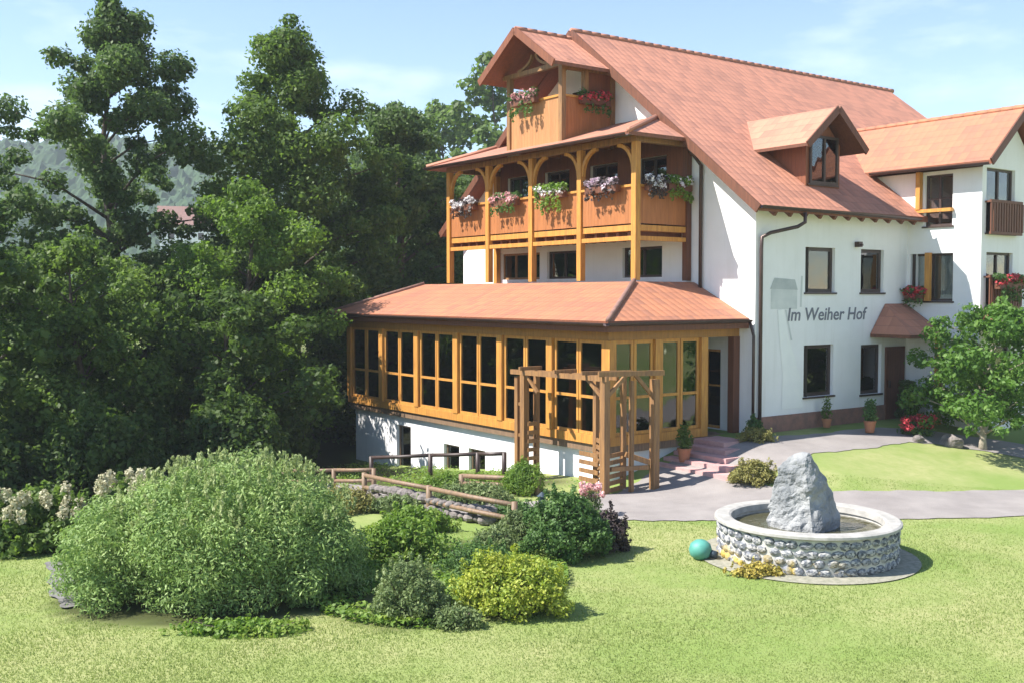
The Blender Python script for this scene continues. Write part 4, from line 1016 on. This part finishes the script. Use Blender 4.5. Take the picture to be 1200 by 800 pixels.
t = shrub('pink flowering perennials beside the pergola foot', 1.65, 22.0, .3, .3, .6, 'grey', 1300, .06, .4, 14, .4, name='perennials', cat='plants')
P, D = leaf_pts([((rnd.uniform(-.2, .25), rnd.uniform(-.2, .2), rnd.uniform(.45, .68)), (.07, .07, .06)) for _ in range(16)], 800, .6); leaf_mesh('flowers', G['pink'], t, P, D, .05, .9)
shrub('orange yellow creeping plants against the left foot of the fountain', fx-1.15, fy-1.3, .55, .22, .26, 'orangefl', 2600, .045, .7, 22, .5, name='creeping_plants', cat='plants', core=False)
# hydrangea at the far left
hyd = shrub('dark leaved hydrangea with cream flower heads left of the huge bush', -9.1, 19.6, 1.75, 1.1, 1.15, 'tree_mid', 14000, .12, .65, 44, .28, name='hydrangea')
for i in range(30):
    a = rnd.uniform(-2.9, .3); r = rnd.uniform(.45, .95)
    x, y = 1.7*r*math.cos(a), 1.05*r*math.sin(a); z = 1.22*math.sqrt(max(.12, 1-r*r*.8))*rnd.uniform(.9, 1.04)
    P, D = leaf_pts([((x, y, z), (.10, .10, .10)), ((x, y, z+.10), (.08, .08, .09))], 130, .6); leaf_mesh('flower_head', G['cream'], hyd, P, D, .05, .9)
hyd2 = shrub('smaller hydrangea with cream heads directly behind the left side of the huge bush', -7.05, 19.4, 1.1, .8, 1.3, 'tree_mid', 9000, .11, .65, 36, .3, name='hydrangea')
for i in range(20):
    a = rnd.uniform(-3.14, 3.14); r = rnd.uniform(.1, .9)
    x, y = 1.05*r*math.cos(a), .75*r*math.sin(a)-.1; z = 1.34*math.sqrt(max(.2, 1-r*r*.7))
    P, D = leaf_pts([((x, y, z), (.10, .10, .10)), ((x, y, z+.10), (.08, .08, .09))], 130, .6); leaf_mesh('flower_head', G['cream'], hyd2, P, D, .05, .9)
# stones and pots near the wing
boulder('boulder', 'grey boulder lying at the foot of the small garden tree', 'rock', 11.75, 28.2, .3, .25, .2, 'rubble', seed=2)
boulder('boulder', 'small grey stone near the red flowering bush', 'rock', 10.9, 28.3, .2, .16, .12, 'rubble', seed=6)
def pot(label, X, Y, r, h, leafm, n, z=None):
    z0 = gz(X, Y)+.04 if z is None else z; t = thing('potted_plant', label, 'potted plant', (X, Y, z0))
    m = MB(); m.lathe([(0, 0), (r*.7, 0), (r, h), (r*1.08, h), (r*1.08, h+.04), (r*.9, h+.04), (0, h*.9)], seg=16); m.build('pot', M_['terracotta'], t)
    P, D = leaf_pts([((0, 0, h+.22), (r*1.3, r*1.3, .25)), ((0, 0, h+.45), (r, r, .2))], n, .3); leaf_mesh('foliage', G[leafm], t, P, D, .08, .5)
pot('potted plant in terracotta by the house wall near the canopy', 9.75, 28.75, .16, .28, 'green', 600)
pot('small terracotta pot with low plant at the plinth below the lettering', *wor(2.6, -.35), .13, .2, 'tree_mid', 250)
# planter on the sunroom entrance
pot('terracotta pot with green plant at the sunroom entrance', *wor(-2.75, -.15), .17, .3, 'tree_mid', 700, z=-.45)

# ------------------------------------------------------------------ trees
tree('small broadleaf garden tree on the lawn in front of the white wing', 12.8, 28.2, 3.9, 1.85, 'young', 19000, .125, .26, .5, 30, .10, seed=5, bark='palebark', clump=.27, irregular=.3, name='garden_tree')
FG = 'trees along the left edge of the garden'
tree('tall airy alder whose narrow top rises highest at the left', -14.3, 38, 16.5, 3.2, 'tree_blue', 70000, .17, .2, .5, 40, .3, seed=1, group=FG, clump=.25, irregular=.5, squash=.8)
tree('tall alder between the left alder and the roofs, with a pointed top', -8.6, 42, 15.6, 3.6, 'tree_mid', 76000, .18, .18, .7, 42, .32, seed=2, group=FG, clump=.27, irregular=.42, squash=.85)
tree('broad dark tree directly behind the sunroom roof', -5.2, 46, 11.6, 3.7, 'tree_blue', 56000, .19, .2, .6, 30, .32, seed=3, group=FG, irregular=.45)
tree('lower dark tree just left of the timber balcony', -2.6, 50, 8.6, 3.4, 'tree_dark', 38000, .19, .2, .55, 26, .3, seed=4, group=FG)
tree('light green rounded tree in the middle of the left group', -9.0, 35.5, 9.4, 3.0, 'tree_light', 42000, .14, .15, .5, 30, .22, seed=6, group=FG, clump=.28)
tree('hanging branched mid green tree at the left above the hydrangea', -12.3, 30, 7.6, 2.7, 'tree_mid', 40000, .135, .1, .45, 30, .18, seed=7, group=FG, clump=.28)
tree('dark tree cut off by the left picture edge with twigs against the sky', -14.6, 27.5, 10.6, 2.2, 'tree_dark', 17000, .2, .2, .5, 30, .24, seed=8, group=FG, clump=.22, irregular=.6)
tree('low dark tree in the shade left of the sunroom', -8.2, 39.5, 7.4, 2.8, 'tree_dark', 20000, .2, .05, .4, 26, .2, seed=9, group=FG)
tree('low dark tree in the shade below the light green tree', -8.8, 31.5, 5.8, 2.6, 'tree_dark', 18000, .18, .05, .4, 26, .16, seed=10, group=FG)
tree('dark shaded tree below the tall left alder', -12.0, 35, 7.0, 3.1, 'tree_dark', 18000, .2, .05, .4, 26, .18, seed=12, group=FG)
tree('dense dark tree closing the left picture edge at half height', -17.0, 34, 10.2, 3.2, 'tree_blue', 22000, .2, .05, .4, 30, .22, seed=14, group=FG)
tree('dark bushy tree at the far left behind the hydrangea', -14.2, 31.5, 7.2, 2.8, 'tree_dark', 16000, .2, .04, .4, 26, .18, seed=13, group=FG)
UG = 'dark undergrowth shrubs at the wood edge'
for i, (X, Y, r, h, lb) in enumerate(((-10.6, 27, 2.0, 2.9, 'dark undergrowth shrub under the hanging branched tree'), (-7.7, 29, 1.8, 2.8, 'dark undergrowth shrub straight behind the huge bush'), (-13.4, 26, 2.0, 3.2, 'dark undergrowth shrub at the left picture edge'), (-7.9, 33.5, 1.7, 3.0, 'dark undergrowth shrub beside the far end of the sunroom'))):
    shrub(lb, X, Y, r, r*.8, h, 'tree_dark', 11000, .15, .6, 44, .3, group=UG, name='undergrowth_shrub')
BG = 'distant trees behind the guest house'
for i, (X, Y, H_, r_, lb) in enumerate(((-1.5, 95, 24, 5.5, 'pale distant tree just left of the top loggia'), (-6.5, 100, 21.5, 6, 'pale distant tree left of the loggia, next to the darker crowns'), (-13, 105, 19, 7, 'broad distant tree showing above the dark trees'), (4, 110, 23, 6, 'distant tree mostly hidden by the loggia'))):
    tree(lb, X, Y, H_, r_, 'tree_mid', 9000, .6, .1, .5, 24, .4, seed=20+i, group=BG, clump=.3)
# distant houses on the far slope
def far_house(label, X, Y, z, w_, d_, h_, rot):
    t = thing('distant_house', label, 'house', (X, Y, z), rot)
    m = MB(); m.box(-w_/2, w_/2, -d_/2, d_/2, -3, h_); m.poly([(-w_/2, -d_/2, h_), (-w_/2, d_/2, h_), (-w_/2, 0, h_+d_*.42)][::-1]); m.poly([(w_/2, -d_/2, h_), (w_/2, d_/2, h_), (w_/2, 0, h_+d_*.42)]); m.build('wall', M_['plaster'], t)
    m = MB(); m.slab([(-w_/2-.5, -d_/2-.6, h_-.3), (w_/2+.5, -d_/2-.6, h_-.3), (w_/2+.5, 0, h_+d_*.45), (-w_/2-.5, 0, h_+d_*.45)], .2); m.slab([(w_/2+.5, d_/2+.6, h_-.3), (-w_/2-.5, d_/2+.6, h_-.3), (-w_/2-.5, 0, h_+d_*.45), (w_/2+.5, 0, h_+d_*.45)], .2); m.build('roof', [M_['plinth'], M_['brown']], t)
    for k in (-.28, .28):
        m = MB(); m.box(w_*k-.6, w_*k+.6, -d_/2-.06, -d_/2-.01, 1.5, 3); m.build('window', M_['dark'], t)
far_house('small distant pale house seen through the gap right of the tall left alder', -72, 235, 14, 11, 9, 5, .3)

# ------------------------------------------------------------------ grass blades (uncountable)
def grass():
    n_ = 200000
    v = rng.random((n_*2, 3)); Yv = 11.4+(v[:, 0]**1.5)*13; Xv = (v[:, 1]-.5)*2*(Yv*.52+.6); k = np.ones(len(Xv), bool)
    for (cx_, cy_, ax_, ay_) in ((fx, fy, 1.84, 1.84), (-4.5, 16.4, 2.35, 2.05), (-1.25, 17.0, 2.1, 2.7), (-9, 19.8, 1.5, 1.0)):
        k &= ((Xv-cx_)/ax_)**2+((Yv-cy_)/ay_)**2 > 1
    for P in (PATH1, PATH2, PATH3):
        for p in P[::2]: k &= (Xv-p[0])**2+(Yv-p[1])**2 > (p[2]+.03)**2
    k &= ~((Yv > 20.5) & (Xv < 1.5)); k &= ~((Xv < -3) & (Yv > 19.5+.0*Xv))
    Xv, Yv = Xv[k][:n_], Yv[k][:n_]; n = len(Xv)
    Z = np.array([gz(a, b_) for a, b_ in zip(Xv, Yv)])-.004
    # patchy growth
    pat = .5+.5*np.sin(Xv*.9+np.sin(Yv*1.1)*1.7)*np.cos(Yv*.8+np.sin(Xv*.6)*2)
    h = (.016+.024*rng.random(n))*(.65+.6*pat); a = rng.random(n)*6.283; w_ = .004+.0035*rng.random(n)*1.5
    dx, dy = np.cos(a)*w_, np.sin(a)*w_; lx, ly = rng.normal(size=n)*.014, rng.normal(size=n)*.014
    V = np.stack([np.stack([Xv-dx, Yv-dy, Z], 1), np.stack([Xv+dx, Yv+dy, Z], 1), np.stack([Xv+lx, Yv+ly, Z+h], 1)], 1)
    me = bpy.data.meshes.new('grass'); me.vertices.add(n*3); me.vertices.foreach_set('co', V.reshape(-1).astype('f'))
    me.loops.add(n*3); me.loops.foreach_set('vertex_index', np.arange(n*3, dtype='i')); me.polygons.add(n)
    me.polygons.foreach_set('loop_start', np.arange(0, n*3, 3, dtype='i')); me.polygons.foreach_set('loop_total', np.full(n, 3, dtype='i'))
    me.materials.append(leafmat('grass_blade', [(.20, .27, .07), (.265, .325, .10), (.34, .37, .15)], .4, patch=.35)); me.update(calc_edges=True)
    o = bpy.data.objects.new('grass', me); COL.objects.link(o); o['kind'] = 'stuff'
    return o
def cover():
    n_ = 26000; a = rng.random(n_)*6.283; q = np.sqrt(rng.random(n_)); X = -1.25+2.15*q*np.cos(a); Y = 17.0+2.75*q*np.sin(a)
    k = np.sin(X*2.3+Y)*np.cos(Y*1.9-X)+.35*rng.normal(size=n_) > -.35; X, Y = X[k], Y[k]
    Z = np.array([gz(p, q_) for p, q_ in zip(X, Y)])+.02+.12*rng.random(len(X)); P = np.stack([X, Y, Z], 1)
    n2 = 9000; x2 = rng.uniform(-8.8, -5.0, n2); y2 = rng.uniform(.8, 12, n2); W2 = [wor(p, q_) for p, q_ in zip(x2, y2)]
    k2 = np.sin(x2*2)*np.cos(y2*1.7)+.3*rng.normal(size=n2) > 0
    P2 = np.array([(p, q_, gz(p, q_)+.03+.18*rng.random()) for p, q_ in W2])[k2]
    P = np.concatenate([P, P2]); D = np.tile(np.array([[0, 0, 1.]]), (len(P), 1))
    o = leaf_mesh('ground_cover', G['lime'], None, P, D, .075, .6); o['kind'] = 'stuff'; return o
tag(cover(), 'low leafy ground cover between the shrubs of the bed and below the basement wall', 'ground cover')
tag(grass(), 'short mown lawn grass, patchy green and straw coloured', 'grass')
